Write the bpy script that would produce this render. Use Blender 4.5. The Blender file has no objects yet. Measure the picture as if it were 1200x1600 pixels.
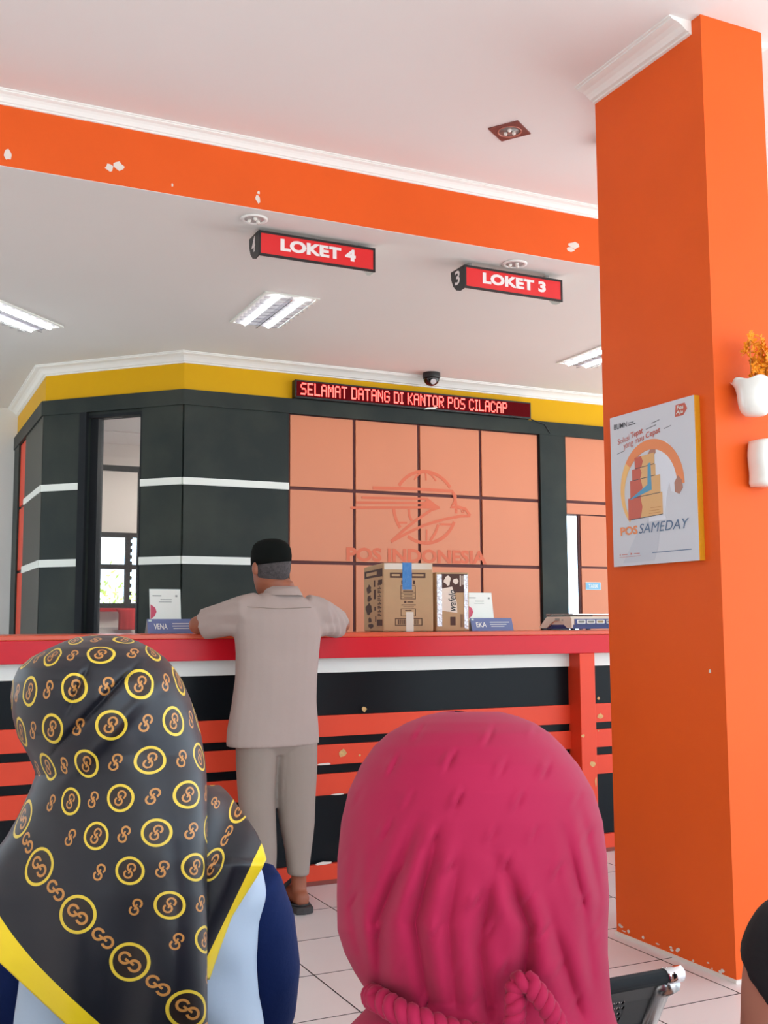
import bpy, bmesh, math, random
from math import sin, cos, pi, radians
from mathutils import Vector, Matrix, noise

random.seed(7)
S = bpy.context.scene
COL = S.collection

# ------------------------------------------------------------------ camera
FPX, CX, CY, EYE = 1673.97, 600.0, 800.0, 1.2255
PITCH, ROLL, YAW = radians(5.9336), radians(-0.2774), radians(25.4368)
cam_d = bpy.data.cameras.new('camera')
cam = bpy.data.objects.new('camera', cam_d)
COL.objects.link(cam)
cam_d.sensor_fit = 'HORIZONTAL'
cam_d.sensor_width = 36.0
cam_d.lens = FPX / 1200.0 * 36.0
cam_d.clip_start = 0.02
cam_d.clip_end = 300
fwd = Vector((sin(YAW) * cos(PITCH), cos(YAW) * cos(PITCH), sin(PITCH)))
rgt0 = Vector((cos(YAW), -sin(YAW), 0))
up0 = rgt0.cross(fwd)
rgt = rgt0 * cos(ROLL) + up0 * sin(ROLL)
up = up0 * cos(ROLL) - rgt0 * sin(ROLL)
cam.matrix_world = Matrix(((rgt.x, up.x, -fwd.x, 0), (rgt.y, up.y, -fwd.y, 0),
                           (rgt.z, up.z, -fwd.z, EYE), (0, 0, 0, 1)))
S.camera = cam
C0 = Vector((0, 0, EYE))
RH = rgt0.copy()                                  # horizontal right of the viewing direction
FH = Vector((sin(YAW), cos(YAW), 0))              # horizontal heading


def ray(x, y):
    return fwd + rgt * ((x - CX) / FPX) - up * ((y - CY) / FPX)


def at_d(x, y, d):
    return C0 + ray(x, y) * d


def at_y(x, y, Y):
    r = ray(x, y)
    return C0 + r * (Y / r.y)


def at_z(x, y, z):
    r = ray(x, y)
    return C0 + r * ((z - EYE) / r.z)


# ------------------------------------------------------------------ world and light
W = bpy.data.worlds.new('world')
S.world = W
W.use_nodes = True
bg = W.node_tree.nodes['Background']
bg.inputs[0].default_value = (0.78, 0.98, 1.16, 1)
bg.inputs[1].default_value = 3.4
sun_d = bpy.data.lights.new('sun', 'SUN')
sun_d.energy = 13.0
sun_d.angle = radians(1.0)
sun_d.color = (0.95, 0.98, 0.98)
sun = bpy.data.objects.new('sun', sun_d)
COL.objects.link(sun)
sun.location = (6, -12, 20)
sun.rotation_euler = Vector((-.30, .28, -1)).to_track_quat('-Z', 'Y').to_euler()
S.view_settings.view_transform = 'Standard'
S.view_settings.look = 'None'
S.view_settings.exposure = -0.10
S.view_settings.gamma = 1.0
S.view_settings.use_curve_mapping = False
S.cycles.max_bounces = 8
S.cycles.diffuse_bounces = 5
S.cycles.use_denoising = True
S.cycles.sample_clamp_indirect = 6.0


# ------------------------------------------------------------------ materials
def lin(c):
    return tuple(((v / 255.0) / 12.92 if v / 255.0 <= 0.04045 else ((v / 255.0 + 0.055) / 1.055) ** 2.4) for v in c) + (1.0,)


def mat(name, rgb, rough=0.55, metal=0.0, var=0.0, vscale=6.0, bump=0.0, bscale=60.0, spec=0.5, coat=0.0,
        emit=None, estr=0.0, var_rgb=None):
    m = bpy.data.materials.new(name)
    m.use_nodes = True
    nt = m.node_tree
    b = nt.nodes['Principled BSDF']
    c = lin(rgb)
    b.inputs['Base Color'].default_value = c
    b.inputs['Roughness'].default_value = rough
    b.inputs['Metallic'].default_value = metal
    b.inputs['Specular IOR Level'].default_value = spec
    b.inputs['Coat Weight'].default_value = coat
    b.inputs['Coat Roughness'].default_value = 0.15
    if emit:
        b.inputs['Emission Color'].default_value = lin(emit)
        b.inputs['Emission Strength'].default_value = estr
    if var > 0 or bump > 0:
        tc = nt.nodes.new('ShaderNodeTexCoord')
    if var > 0:
        n = nt.nodes.new('ShaderNodeTexNoise')
        n.inputs['Scale'].default_value = vscale
        n.inputs['Detail'].default_value = 5
        nt.links.new(tc.outputs['Object'], n.inputs['Vector'])
        mx = nt.nodes.new('ShaderNodeMix')
        mx.data_type = 'RGBA'
        c2 = lin(var_rgb) if var_rgb else tuple(v * (1 - var) for v in c[:3]) + (1,)
        mx.inputs[6].default_value = c
        mx.inputs[7].default_value = c2
        rp = nt.nodes.new('ShaderNodeMapRange')
        rp.inputs[1].default_value = 0.38
        rp.inputs[2].default_value = 0.72
        nt.links.new(n.outputs['Fac'], rp.inputs[0])
        nt.links.new(rp.outputs[0], mx.inputs[0])
        nt.links.new(mx.outputs[2], b.inputs['Base Color'])
    if bump > 0:
        n2 = nt.nodes.new('ShaderNodeTexNoise')
        n2.inputs['Scale'].default_value = bscale
        n2.inputs['Detail'].default_value = 4
        nt.links.new(tc.outputs['Object'], n2.inputs['Vector'])
        bp = nt.nodes.new('ShaderNodeBump')
        bp.inputs['Strength'].default_value = bump
        bp.inputs['Distance'].default_value = 0.01
        nt.links.new(n2.outputs['Fac'], bp.inputs['Height'])
        nt.links.new(bp.outputs[0], b.inputs['Normal'])
    return m


class NV:
    """tiny expression builder for Math nodes"""
    nt = None

    def __init__(self, s):
        self.s = s

    @staticmethod
    def op(o, *a):
        n = NV.nt.nodes.new('ShaderNodeMath')
        n.operation = o
        for i, v in enumerate(a):
            if isinstance(v, NV):
                NV.nt.links.new(v.s, n.inputs[i])
            else:
                n.inputs[i].default_value = float(v)
        return NV(n.outputs[0])

    def __add__(s, o): return NV.op('ADD', s, o)
    __radd__ = __add__
    def __sub__(s, o): return NV.op('SUBTRACT', s, o)
    def __rsub__(s, o): return NV.op('SUBTRACT', o, s)
    def __mul__(s, o): return NV.op('MULTIPLY', s, o)
    __rmul__ = __mul__
    def __truediv__(s, o): return NV.op('DIVIDE', s, o)
    def __lt__(s, o): return NV.op('LESS_THAN', s, o)
    def __gt__(s, o): return NV.op('GREATER_THAN', s, o)
    def mx(s, o): return NV.op('MAXIMUM', s, o)
    def mn(s, o): return NV.op('MINIMUM', s, o)
    def rnd(s): return NV.op('ROUND', s)
    def flr(s): return NV.op('FLOOR', s)
    def ab(s): return NV.op('ABSOLUTE', s)
    def sq(s): return NV.op('SQRT', s)
    def at2(s, o): return NV.op('ARCTAN2', s, o)


def mixc(nt, fac, a, b):
    m = nt.nodes.new('ShaderNodeMix')
    m.data_type = 'RGBA'
    nt.links.new(fac.s, m.inputs[0])
    for i, v in ((6, a), (7, b)):
        if isinstance(v, tuple):
            m.inputs[i].default_value = v
        else:
            nt.links.new(v, m.inputs[i])
    return m.outputs[2]


M = {}
M['orange'] = mat('orange_paint', (232, 92, 26), 0.55, spec=.25, var=0.10, vscale=1.6, bump=0.05, bscale=35)
M['white_paint'] = mat('white_paint', (240, 236, 230), 0.75, var=0.03, vscale=1.0)
M['ceiling'] = mat('ceiling_paint', (240, 236, 234), 0.8, var=0.03, vscale=0.7)
M['ceiling_low'] = mat('ceiling_low_paint', (232, 230, 226), 0.8, var=0.03, vscale=0.7)
M['plaster'] = mat('plaster_trim', (240, 238, 234), 0.6, bump=0.03, bscale=25)
M['chip'] = mat('bare_plaster', (226, 214, 204), 0.8)
M['peach'] = mat('peach_laminate', (214, 134, 98), 0.38, spec=.3, var=0.06, vscale=0.9)
M['joint'] = mat('joint_maroon', (84, 22, 16), 0.6)
M['coral'] = mat('coral_logo', (214, 106, 72), 0.45, spec=.3)
M['black_lam'] = mat('black_laminate', (44, 50, 48), 0.5, spec=.15, var=0.25, vscale=2.5, var_rgb=(60, 64, 58))
M['black_lam_lit'] = mat('black_laminate_lit', (58, 60, 54), 0.45, spec=.3)  # black cladding in a paler colour, standing for light on the side face
M['strip_white'] = mat('white_strip', (232, 234, 226), 0.45)
M['yellow'] = mat('yellow_fascia', (222, 168, 0), 0.5, spec=.2, var=0.06, vscale=1.0)
M['red'] = mat('red_laminate', (204, 16, 34), 0.32, var=0.10, vscale=2.0, spec=.28)
M['slab'] = mat('slab_orange', (206, 76, 40), 0.3)
M['slat'] = mat('slat_orange', (222, 68, 38), 0.45, spec=.3, var=0.08, vscale=2.0)
M['dkorange'] = mat('kick_brown', (128, 52, 38), 0.5)
M['black_gloss'] = mat('black_gloss', (19, 22, 25), 0.28, spec=.12, bump=0.02, bscale=8)
M['chipwood'] = mat('chipboard', (214, 170, 112), 0.9, var=0.3, vscale=60)
M['red_sign'] = mat('sign_red', (222, 34, 36), 0.4)
M['black_plastic'] = mat('black_plastic', (26, 24, 24), 0.45)
M['white_ink'] = mat('white_ink', (236, 226, 224), 0.6)
M['metal'] = mat('brushed_metal', (196, 196, 196), 0.25, metal=1.0)
M['bowl'] = mat('lamp_bowl', (206, 200, 198), .3, metal=.35)
M['chrome'] = mat('chrome', (225, 225, 230), 0.08, metal=1.0)
M['lamp_glass'] = mat('lamp_tube', (255, 255, 255), 0.4, emit=(246, 250, 255), estr=38.0)
M['fill_office'] = mat('office_fill_tube', (255, 255, 255), 0.4, emit=(255, 248, 236), estr=420.0)  # strong tubes for the added fill fitting in the office
M['skin'] = mat('skin_brown', (150, 86, 60), 0.55, var=0.12, vscale=14)
M['skin2'] = mat('skin_tan', (190, 132, 108), 0.55, var=0.10, vscale=14)
M['taupe'] = mat('taupe_cotton', (168, 150, 142), 0.85, var=0.05, vscale=4, bump=0.12, bscale=22)
M['taupe2'] = mat('taupe_trousers', (150, 135, 125), 0.85, var=0.06, vscale=5, bump=0.10, bscale=18)
M['felt'] = mat('black_felt', (17, 19, 17), 0.95, spec=0.1, bump=0.1, bscale=200)
M['hair'] = mat('grey_hair', (74, 68, 68), 0.8, var=0.6, vscale=70, bump=0.5, bscale=160)
M['darkhair'] = mat('dark_hair', (22, 18, 18), 0.6)
M['rubber'] = mat('sandal_rubber', (58, 54, 54), 0.8)
M['maroon'] = None
M['card'] = mat('cardboard', (184, 150, 112), 0.85, var=0.06, vscale=12)
M['print_brown'] = mat('print_brown', (78, 52, 44), 0.8)
M['tape_clear'] = mat('clear_tape', (206, 190, 170), 0.12)
M['tape_silver'] = mat('silver_tape', (205, 205, 208), 0.18, metal=0.6, bump=0.8, bscale=60)
M['tape_blue'] = mat('blue_tape', (38, 112, 176), 0.2, bump=0.4, bscale=50)
M['paper'] = mat('white_card', (226, 230, 222), 0.3)
M['paper2'] = mat('label_paper', (222, 206, 190), 0.6)
M['slate_blue'] = mat('slate_blue_card', (98, 112, 156), 0.5)
M['grey_print'] = mat('grey_print', (150, 156, 150), 0.7)
M['magenta'] = mat('crimson_print', (196, 70, 96), 0.5)
M['acrylic'] = mat('acrylic', (205, 220, 215), 0.1)
M['beige'] = mat('beige_plastic', (212, 202, 184), 0.45)
M['navy_plastic'] = mat('navy_plastic', (30, 38, 110), 0.35)
M['lcd'] = mat('lcd_grey', (110, 112, 104), 0.15)
M['lcd2'] = mat('lcd_amber', (140, 118, 60), 0.15)
M['poster'] = mat('poster_paper', (206, 206, 212), 0.35)
M['gold'] = mat('gold_wrap', (206, 142, 28), 0.25, bump=0.6, bscale=40)
M['ceramic'] = mat('white_ceramic', (236, 232, 224), 0.15, coat=0.5)
M['petal'] = mat('orange_petal', (246, 156, 24), 0.6, var=0.2, vscale=40)
M['stem'] = mat('dry_stem', (206, 150, 70), 0.8)
M['navy'] = mat('navy_knit', (17, 34, 82), 0.85, spec=.2, var=0.15, vscale=5, bump=0.1, bscale=120)
M['bluegrey'] = mat('pale_blue_cotton', (186, 200, 220), 0.85, var=0.06, vscale=4, bump=0.12, bscale=18)
M['black_cotton'] = mat('black_cotton', (20, 20, 23), 0.9, bump=0.1, bscale=60)
M['dark_trouser'] = mat('dark_trouser', (38, 38, 46), 0.9)
M['grey_seat'] = mat('grey_upholstery', (186, 182, 180), 0.8)
M['red_cloth'] = mat('red_cloth', (200, 18, 34), 0.8)
M['leaf'] = mat('pale_leaf', (150, 176, 70), 0.6)
M['ground'] = mat('pale_ground', (190, 186, 178), 0.9)
M['eye'] = mat('eye_white', (225, 220, 212), 0.3)
M['alu_dark'] = mat('dark_aluminium', (38, 40, 43), 0.7, spec=.1)
M['smoke'] = mat('smoke_dome', (14, 12, 13), 0.08)
M['frame_brown'] = mat('brown_frame', (128, 70, 62), 0.5)


def tile_material():
    m = bpy.data.materials.new('floor_tile')
    m.use_nodes = True
    nt = m.node_tree
    b = nt.nodes['Principled BSDF']
    tc = nt.nodes.new('ShaderNodeTexCoord')
    n = nt.nodes.new('ShaderNodeTexNoise')
    n.inputs['Scale'].default_value = 3.0
    n.inputs['Detail'].default_value = 6
    nt.links.new(tc.outputs['Object'], n.inputs['Vector'])
    NV.nt = nt
    c = mixc(nt, NV(n.outputs['Fac']), lin((228, 220, 218)), lin((218, 209, 206)))
    nt.links.new(c, b.inputs['Base Color'])
    b.inputs['Roughness'].default_value = 0.28
    return m


def floor_material():
    m = bpy.data.materials.new('floor_screed')
    m.use_nodes = True
    nt = m.node_tree
    NV.nt = nt
    b = nt.nodes['Principled BSDF']
    tc = nt.nodes.new('ShaderNodeTexCoord')
    sp = nt.nodes.new('ShaderNodeSeparateXYZ')
    nt.links.new(tc.outputs['Object'], sp.inputs[0])
    fx = (NV(sp.outputs[0]) - 1.448) / 0.4
    fy = (NV(sp.outputs[1]) - 4.035) / 0.4
    ex = (fx - fx.rnd()).ab()
    ey = (fy - fy.rnd()).ab()
    g = ex.mn(ey) < 0.010
    nt.links.new(mixc(nt, g, lin((224, 216, 213)), lin((48, 42, 40))), b.inputs['Base Color'])
    b.inputs['Roughness'].default_value = 0.35
    return m


M['tile'] = tile_material()
M['floor'] = floor_material()
M['grout'] = mat('grout', (52, 46, 43), 0.9, spec=.1)


def glass_material():
    m = bpy.data.materials.new('clear_glass')
    m.use_nodes = True
    nt = m.node_tree
    nt.nodes.remove(nt.nodes['Principled BSDF'])
    out = nt.nodes['Material Output']
    t = nt.nodes.new('ShaderNodeBsdfTransparent')
    g = nt.nodes.new('ShaderNodeBsdfGlossy')
    g.inputs['Roughness'].default_value = 0.02
    fr = nt.nodes.new('ShaderNodeFresnel')
    fr.inputs[0].default_value = 1.45
    mx = nt.nodes.new('ShaderNodeMixShader')
    nt.links.new(fr.outputs[0], mx.inputs[0])
    nt.links.new(t.outputs[0], mx.inputs[1])
    nt.links.new(g.outputs[0], mx.inputs[2])
    nt.links.new(mx.outputs[0], out.inputs[0])
    return m


M['glass'] = glass_material()


def perforated_material():
    m = mat('perforated_steel', (38, 42, 46), 0.35, metal=0.3)
    nt = m.node_tree
    NV.nt = nt
    b = nt.nodes['Principled BSDF']
    out = nt.nodes['Material Output']
    tc = nt.nodes.new('ShaderNodeTexCoord')
    sp = nt.nodes.new('ShaderNodeSeparateXYZ')
    nt.links.new(tc.outputs['UV'], sp.inputs[0])
    u, v = NV(sp.outputs[0]), NV(sp.outputs[1])
    row = (v / 0.0085)
    j = row.rnd()
    uu = u / 0.0085 + j * 0.5
    du = uu - uu.rnd()
    dv = row - j
    hole = ((du * du + dv * dv) < 0.11) * (u.ab() < 0.138) * ((v - 0.16).ab() < 0.108)
    tr = nt.nodes.new('ShaderNodeBsdfTransparent')
    mx = nt.nodes.new('ShaderNodeMixShader')
    nt.links.new(hole.s, mx.inputs[0])
    nt.links.new(b.outputs[0], mx.inputs[1])
    nt.links.new(tr.outputs[0], mx.inputs[2])
    nt.links.new(mx.outputs[0], out.inputs[0])
    return m


M['perf'] = perforated_material()


# ------------------------------------------------------------------ mesh helpers
class MB:
    def __init__(self):
        self.v, self.f, self.uv = [], [], None

    def add(self, verts, faces):
        o = len(self.v)
        self.v += [Vector(p) for p in verts]
        self.f += [tuple(i + o for i in f) for f in faces]
        return self

    def box(self, x0, x1, y0, y1, z0, z1):
        p = [(x, y, z) for z in (z0, z1) for y in (y0, y1) for x in (x0, x1)]
        return self.add(p, [(0, 2, 3, 1), (4, 5, 7, 6), (0, 1, 5, 4), (2, 6, 7, 3), (0, 4, 6, 2), (1, 3, 7, 5)])

    def obox(self, c, ax, ay, az):
        c, ax, ay, az = Vector(c), Vector(ax), Vector(ay), Vector(az)
        p = [c + ax * i + ay * j + az * k for k in (-1, 1) for j in (-1, 1) for i in (-1, 1)]
        return self.add(p, [(0, 2, 3, 1), (4, 5, 7, 6), (0, 1, 5, 4), (2, 6, 7, 3), (0, 4, 6, 2), (1, 3, 7, 5)])

    def prism(self, poly, o, ux, uy, d):
        """extrude a 2-D polygon (in axes ux, uy from o) along d"""
        o, ux, uy, d = Vector(o), Vector(ux), Vector(uy), Vector(d)
        n = len(poly)
        a = [o + ux * p[0] + uy * p[1] for p in poly]
        b = [p + d for p in a]
        fs = [tuple(range(n - 1, -1, -1)), tuple(range(n, 2 * n))]
        for i in range(n):
            j = (i + 1) % n
            fs.append((i, j, n + j, n + i))
        return self.add(a + b, fs)

    def rings(self, rs, close=True, cap=True):
        n = len(rs[0])
        o = len(self.v)
        for r in rs:
            self.v += [Vector(p) for p in r]
        for i in range(len(rs) - 1):
            for j in range(n if close else n - 1):
                k = (j + 1) % n
                self.f.append((o + i * n + j, o + i * n + k, o + (i + 1) * n + k, o + (i + 1) * n + j))
        if cap and close:
            self.f.append(tuple(o + j for j in range(n - 1, -1, -1)))
            self.f.append(tuple(o + (len(rs) - 1) * n + j for j in range(n)))
        return self

    def tube(self, pts, rad, n=10, cap=True):
        pts = [Vector(p) for p in pts]
        if not isinstance(rad, (list, tuple)):
            rad = [rad] * len(pts)
        rs = []
        t0 = (pts[1] - pts[0]).normalized()
        a = t0.orthogonal().normalized()
        for i, p in enumerate(pts):
            t = (pts[min(i + 1, len(pts) - 1)] - pts[max(i - 1, 0)])
            if t.length < 1e-9:
                t = t0
            t.normalize()
            a = (a - t * a.dot(t))
            if a.length < 1e-6:
                a = t.orthogonal()
            a.normalize()
            b = t.cross(a)
            rs.append([p + (a * cos(2 * pi * j / n) + b * sin(2 * pi * j / n)) * rad[i] for j in range(n)])
        return self.rings(rs, cap=cap)

    def lathe(self, prof, c, n=32, arc=None):
        """prof: (radius, z) list, arc fn(theta)->(dr, dz) only for last ring"""
        rs = []
        for k, (r, z) in enumerate(prof):
            ring = []
            for j in range(n):
                t = 2 * pi * j / n
                dr = dz = 0
                if arc:
                    dr, dz = arc(t, k / (len(prof) - 1))
                ring.append(Vector(c) + Vector(((r + dr) * cos(t), (r + dr) * sin(t), z + dz)))
            rs.append(ring)
        return self.rings(rs)

    def ell(self, c, r, n=16, m=10):
        c = Vector(c)
        rs = []
        for i in range(m + 1):
            t = -pi / 2 + pi * (i + 0.02) / (m + 0.04)
            rs.append([c + Vector((r[0] * cos(t) * cos(2 * pi * j / n), r[1] * cos(t) * sin(2 * pi * j / n), r[2] * sin(t))) for j in range(n)])
        return self.rings(rs)

    def cyl(self, a, b, r, n=16):
        return self.tube([a, b], r, n)

    def merge(self, o, M4=None):
        return self.add([(M4 @ v) if M4 else v for v in o.v], o.f)


def mesh_of(mb, name, org=(0, 0, 0), smooth=False):
    me = bpy.data.meshes.new(name)
    o = Vector(org)
    me.from_pydata([tuple(v - o) for v in mb.v], [], mb.f)
    me.validate()
    bm = bmesh.new()
    bm.from_mesh(me)
    bmesh.ops.recalc_face_normals(bm, faces=bm.faces)
    bm.to_mesh(me)
    bm.free()
    if smooth:
        for p in me.polygons:
            p.use_smooth = True
    return me


def link(name, me, m, parent=None):
    o = bpy.data.objects.new(name, me)
    COL.objects.link(o)
    if m is not None and me is not None:
        me.materials.clear()
        me.materials.append(m)
    if parent is not None:
        o.parent = parent
    return o


def wloc(o):
    v = Vector((0, 0, 0))
    while o is not None:
        v = v + o.location
        o = o.parent
    return v


def smooth_angle(me, ang=40):
    bm = bmesh.new()
    bm.from_mesh(me)
    for f in bm.faces:
        f.smooth = True
    for e in bm.edges:
        if len(e.link_faces) == 2 and e.calc_face_angle(0) > radians(ang):
            e.smooth = False
    bm.to_mesh(me)
    bm.free()


def part(name, mb, m, parent, smooth=False, label=None, bevel=0, org=None):
    """mesh in world coordinates, parented to an unrotated thing"""
    me = mesh_of(mb, name, wloc(parent))
    if smooth == 'auto':
        smooth_angle(me)
    elif smooth:
        for p in me.polygons:
            p.use_smooth = True
    o = link(name, me, m, parent)
    if label:
        o['label'] = label
    if bevel:
        bv = o.modifiers.new('bevel', 'BEVEL')
        bv.width = bevel
        bv.segments = 2
        bv.limit_method = 'ANGLE'
    return o


def thing(name, loc, label, cat, group=None):
    o = bpy.data.objects.new(name, None)
    COL.objects.link(o)
    o.location = loc
    o.empty_display_size = 0.1
    o['label'] = label
    o['category'] = cat
    if group:
        o['group'] = group
    return o


def struct(name, mb, m, label=None, loc=(0, 0, 0)):
    me = mesh_of(mb, name, loc) if mb.v else None
    o = link(name, me, m)
    o.location = loc
    o['kind'] = 'structure'
    if label:
        o['label'] = label
        o['category'] = name.split('_')[0]
    return o


def tagged(o, label, cat, group=None):
    o['label'] = label
    o['category'] = cat
    if group:
        o['group'] = group
    return o


def remesh(mbs, name, voxel, smooth_it=6, org=(0, 0, 0), fac=0.5):
    """join overlapping volumes into one continuous skin"""
    mb = MB()
    for q in mbs:
        mb.merge(q)
    me = mesh_of(mb, name + '_src', org)
    o = bpy.data.objects.new(name + '_src', me)
    COL.objects.link(o)
    r = o.modifiers.new('r', 'REMESH')
    r.mode = 'VOXEL'
    r.voxel_size = voxel
    s = o.modifiers.new('s', 'SMOOTH')
    s.factor = fac
    s.iterations = smooth_it
    dg = bpy.context.evaluated_depsgraph_get()
    out = bpy.data.meshes.new_from_object(o.evaluated_get(dg))
    out.name = name
    bpy.data.objects.remove(o)
    bpy.data.meshes.remove(me)
    for p in out.polygons:
        p.use_smooth = True
    return out


def text_mb(s, bold=0.0, ext=0.0, shear=0.0, space=1.0):
    cu = bpy.data.curves.new('t', 'FONT')
    cu.body = s
    cu.size = 1.0
    cu.offset = bold
    cu.extrude = ext
    cu.shear = shear
    cu.space_character = space
    cu.resolution_u = 3
    o = bpy.data.objects.new('t', cu)
    COL.objects.link(o)
    dg = bpy.context.evaluated_depsgraph_get()
    me = bpy.data.meshes.new_from_object(o.evaluated_get(dg))
    mb = MB()
    mb.add([v.co.copy() for v in me.vertices], [tuple(p.vertices) for p in me.polygons])
    bpy.data.objects.remove(o)
    bpy.data.meshes.remove(me)
    bpy.data.curves.remove(cu)
    return mb


def text_on(s, org, ux, uy, w, h, lift=0.0015, **kw):
    """flat lettering fitted into w x h, lower-left corner at org"""
    t = text_mb(s, **kw)
    x0 = min(v.x for v in t.v); x1 = max(v.x for v in t.v)
    y0 = min(v.y for v in t.v); y1 = max(v.y for v in t.v)
    ux, uy = Vector(ux).normalized(), Vector(uy).normalized()
    n = ux.cross(uy)
    mb = MB()
    mb.add([Vector(org) + ux * ((v.x - x0) / (x1 - x0) * w) + uy * ((v.y - y0) / (y1 - y0) * h) + n * lift for v in t.v], t.f)
    return mb


def flat(mb, polys, org, ux, uy, lift=0.001, thick=0.0008):
    """thin printed shapes lying on a surface"""
    ux, uy = Vector(ux).normalized(), Vector(uy).normalized()
    n = ux.cross(uy)
    for p in polys:
        mb.prism(p, Vector(org) + n * (lift - thick), ux, uy, n * thick)
    return mb


def rect(a0, a1, b0, b1):
    return [(a0, b0), (a1, b0), (a1, b1), (a0, b1)]


def frame_polys(a0, a1, b0, b1, t):
    return [rect(a0, a1, b0, b0 + t), rect(a0, a1, b1 - t, b1), rect(a0, a0 + t, b0 + t, b1 - t), rect(a1 - t, a1, b0 + t, b1 - t)]


def chip_poly(rx, ry, n=9, seed=0):
    r = random.Random(seed)
    return [(rx * (0.6 + 0.5 * r.random()) * cos(2 * pi * i / n), ry * (0.6 + 0.5 * r.random()) * sin(2 * pi * i / n)) for i in range(n)]


# ------------------------------------------------------------------ floor
UX, UY, UZ = Vector((1, 0, 0)), Vector((0, 1, 0)), Vector((0, 0, 1))
ZU, ZL = 3.486, 3.163                 # upper and lower ceiling
fl = struct('floor', MB().box(-3.0, 8.5, -4.0, 10.0, -0.12, -0.003), M['floor'], 'pale glossy ceramic tile floor with thin dark grout lines')
tme = mesh_of(MB().add([(-.1973, -.1973, 0), (.1973, -.1973, 0), (.1973, .1973, 0), (-.1973, .1973, 0),
                        (-.1973, -.1973, .003), (.1973, -.1973, .003), (.1973, .1973, .003), (-.1973, .1973, .003)],
                       [(4, 5, 6, 7), (0, 1, 5, 4), (1, 2, 6, 5), (2, 3, 7, 6), (3, 0, 4, 7)]), 'tile')
tme.materials.append(M['tile'])
tme.materials.append(M['grout'])
for p_ in tme.polygons:
    p_.material_index = 0 if abs(p_.normal.z) > .9 else 1
for i in range(-3, 9):
    for j in range(-6, 2):
        o = bpy.data.objects.new('tile', tme)
        COL.objects.link(o)
        o.parent = fl
        o.location = (1.448 + 0.4 * i + 0.2, 4.035 + 0.4 * j + 0.2, -0.003)
gr = struct('ground', MB().box(-60, 60, -60, 80, -0.5, -0.16), M['ground'], 'pale bright ground outside the windows')

# ------------------------------------------------------------------ ceilings, beam, walls
XL, XR, YB, YBEAM, YWH = -3.0, 8.5, -4.0, 4.632, 10.0
struct('ceiling', MB().box(XL, XR, YB, YBEAM + 0.3, ZU, ZU + 0.1), M['ceiling'], 'high off-white plastered ceiling of the public hall')
struct('ceiling_office', MB().box(XL, XR, YBEAM + 0.3, YWH, ZL, ZL + 0.1), M['ceiling_low'], 'lower grey-white ceiling above the service counter')
beam = struct('trim_1', MB().box(XL, XR, YBEAM, YBEAM + 0.3, ZL, ZU), M['orange'], 'orange painted beam face between the two ceilings')
# the underside of the beam carries the lower ceiling's paint
part('soffit', MB().box(XL, XR, YBEAM + 0.001, YBEAM + 0.3, ZL - 0.002, ZL + 0.001), M['ceiling_low'], beam)
for k, (x, y, rx, rz) in enumerate([(12, 241, .016, .03), (171, 262, .022, .02), (185, 259, .026, .022), (404, 301, .008, .010),
                                    (403, 311, .014, .022), (897, 384, .038, .022), (891, 390, .03, .014), (269, 289, .006, .01)]):
    p = at_y(x, y, YBEAM)
    c = MB()
    flat(c, [chip_poly(rx, rz, 9, k)], p, UX, UZ, 0.0012)
    part('paint_chip', c, M['chip'], beam)

wl = struct('wall_left', MB().box(XL - 0.15, XL, YB, 7.3, 0, ZU).box(XL - 0.15, XL, 7.3, 9.85, 0, .25).box(XL - 0.15, XL, 7.3, 9.85, 2.95, ZU).box(XL - 0.15, XL, 9.85, YWH, 0, ZU), M['white_paint'], 'white painted side wall of the hall')


def cornice(path, normals, zt, out, h):
    """moulded plaster strip along a plan polyline; normals point into the room"""
    prof = [(0, 0), (1, 0), (1, .10), (.90, .12), (.90, .22), (.78, .28), (.62, .34), (.44, .50), (.32, .68), (.26, .80), (.12, .84), (.12, .97), (0, 1)]
    rs = []
    for i, p in enumerate(path):
        n0 = Vector(normals[max(i - 1, 0)])
        n1 = Vector(normals[min(i, len(normals) - 1)])
        b = (n0 + n1)
        b = b / (b.dot(n0)) if i not in (0, len(path) - 1) else (n1 if i == 0 else n0)
        rs.append([Vector((p[0], p[1], zt)) + b * (out * a) - UZ * (h * d) for a, d in prof])
    mb = MB()
    mb.rings(rs, close=True)
    return mb


struct('trim_2', cornice([(XL, YBEAM), (XR, YBEAM)], [(0, -1, 0)], ZU, 0.046, 0.056), M['plaster'], 'white plaster cornice along the top of the orange beam')

# partition geometry (plan): side face, 45 degree chamfer, front face
YW = 7.42
PA = Vector((1.114, 10.0, 0)); PB = Vector((1.114, 8.256, 0)); PC = Vector((1.95, 7.42, 0)); PD = Vector((8.5, 7.42, 0))
NS = Vector((-1, 0, 0)); NCH = Vector((-1, -1, 0)).normalized(); NF = Vector((0, -1, 0))
NRM = [NS, NCH, NF]
struct('trim_3', cornice([PA, PB, PC, PD], NRM, ZL, 0.09, 0.073), M['plaster'], 'white plaster cornice above the yellow band of the office')


def offset_path(d):
    out = []
    pts = [PA, PB, PC, PD]
    for i, p in enumerate(pts):
        n0 = NRM[max(i - 1, 0)]
        n1 = NRM[min(i, 2)]
        b = n0 + n1
        b = b / b.dot(n0) if 0 < i < 3 else (n1 if i == 0 else n0)
        out.append(p + b * d)
    return out


def band(z0, z1, d0, d1, segs=(0, 1, 2)):
    a, b = offset_path(d0), offset_path(d1)
    mb = MB()
    idx = sorted(set([s for s in segs] + [s + 1 for s in segs]))
    rs = [[a[i] + UZ * z0, b[i] + UZ * z0, b[i] + UZ * z1, a[i] + UZ * z1] for i in idx]
    mb.rings(rs)
    return mb


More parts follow.
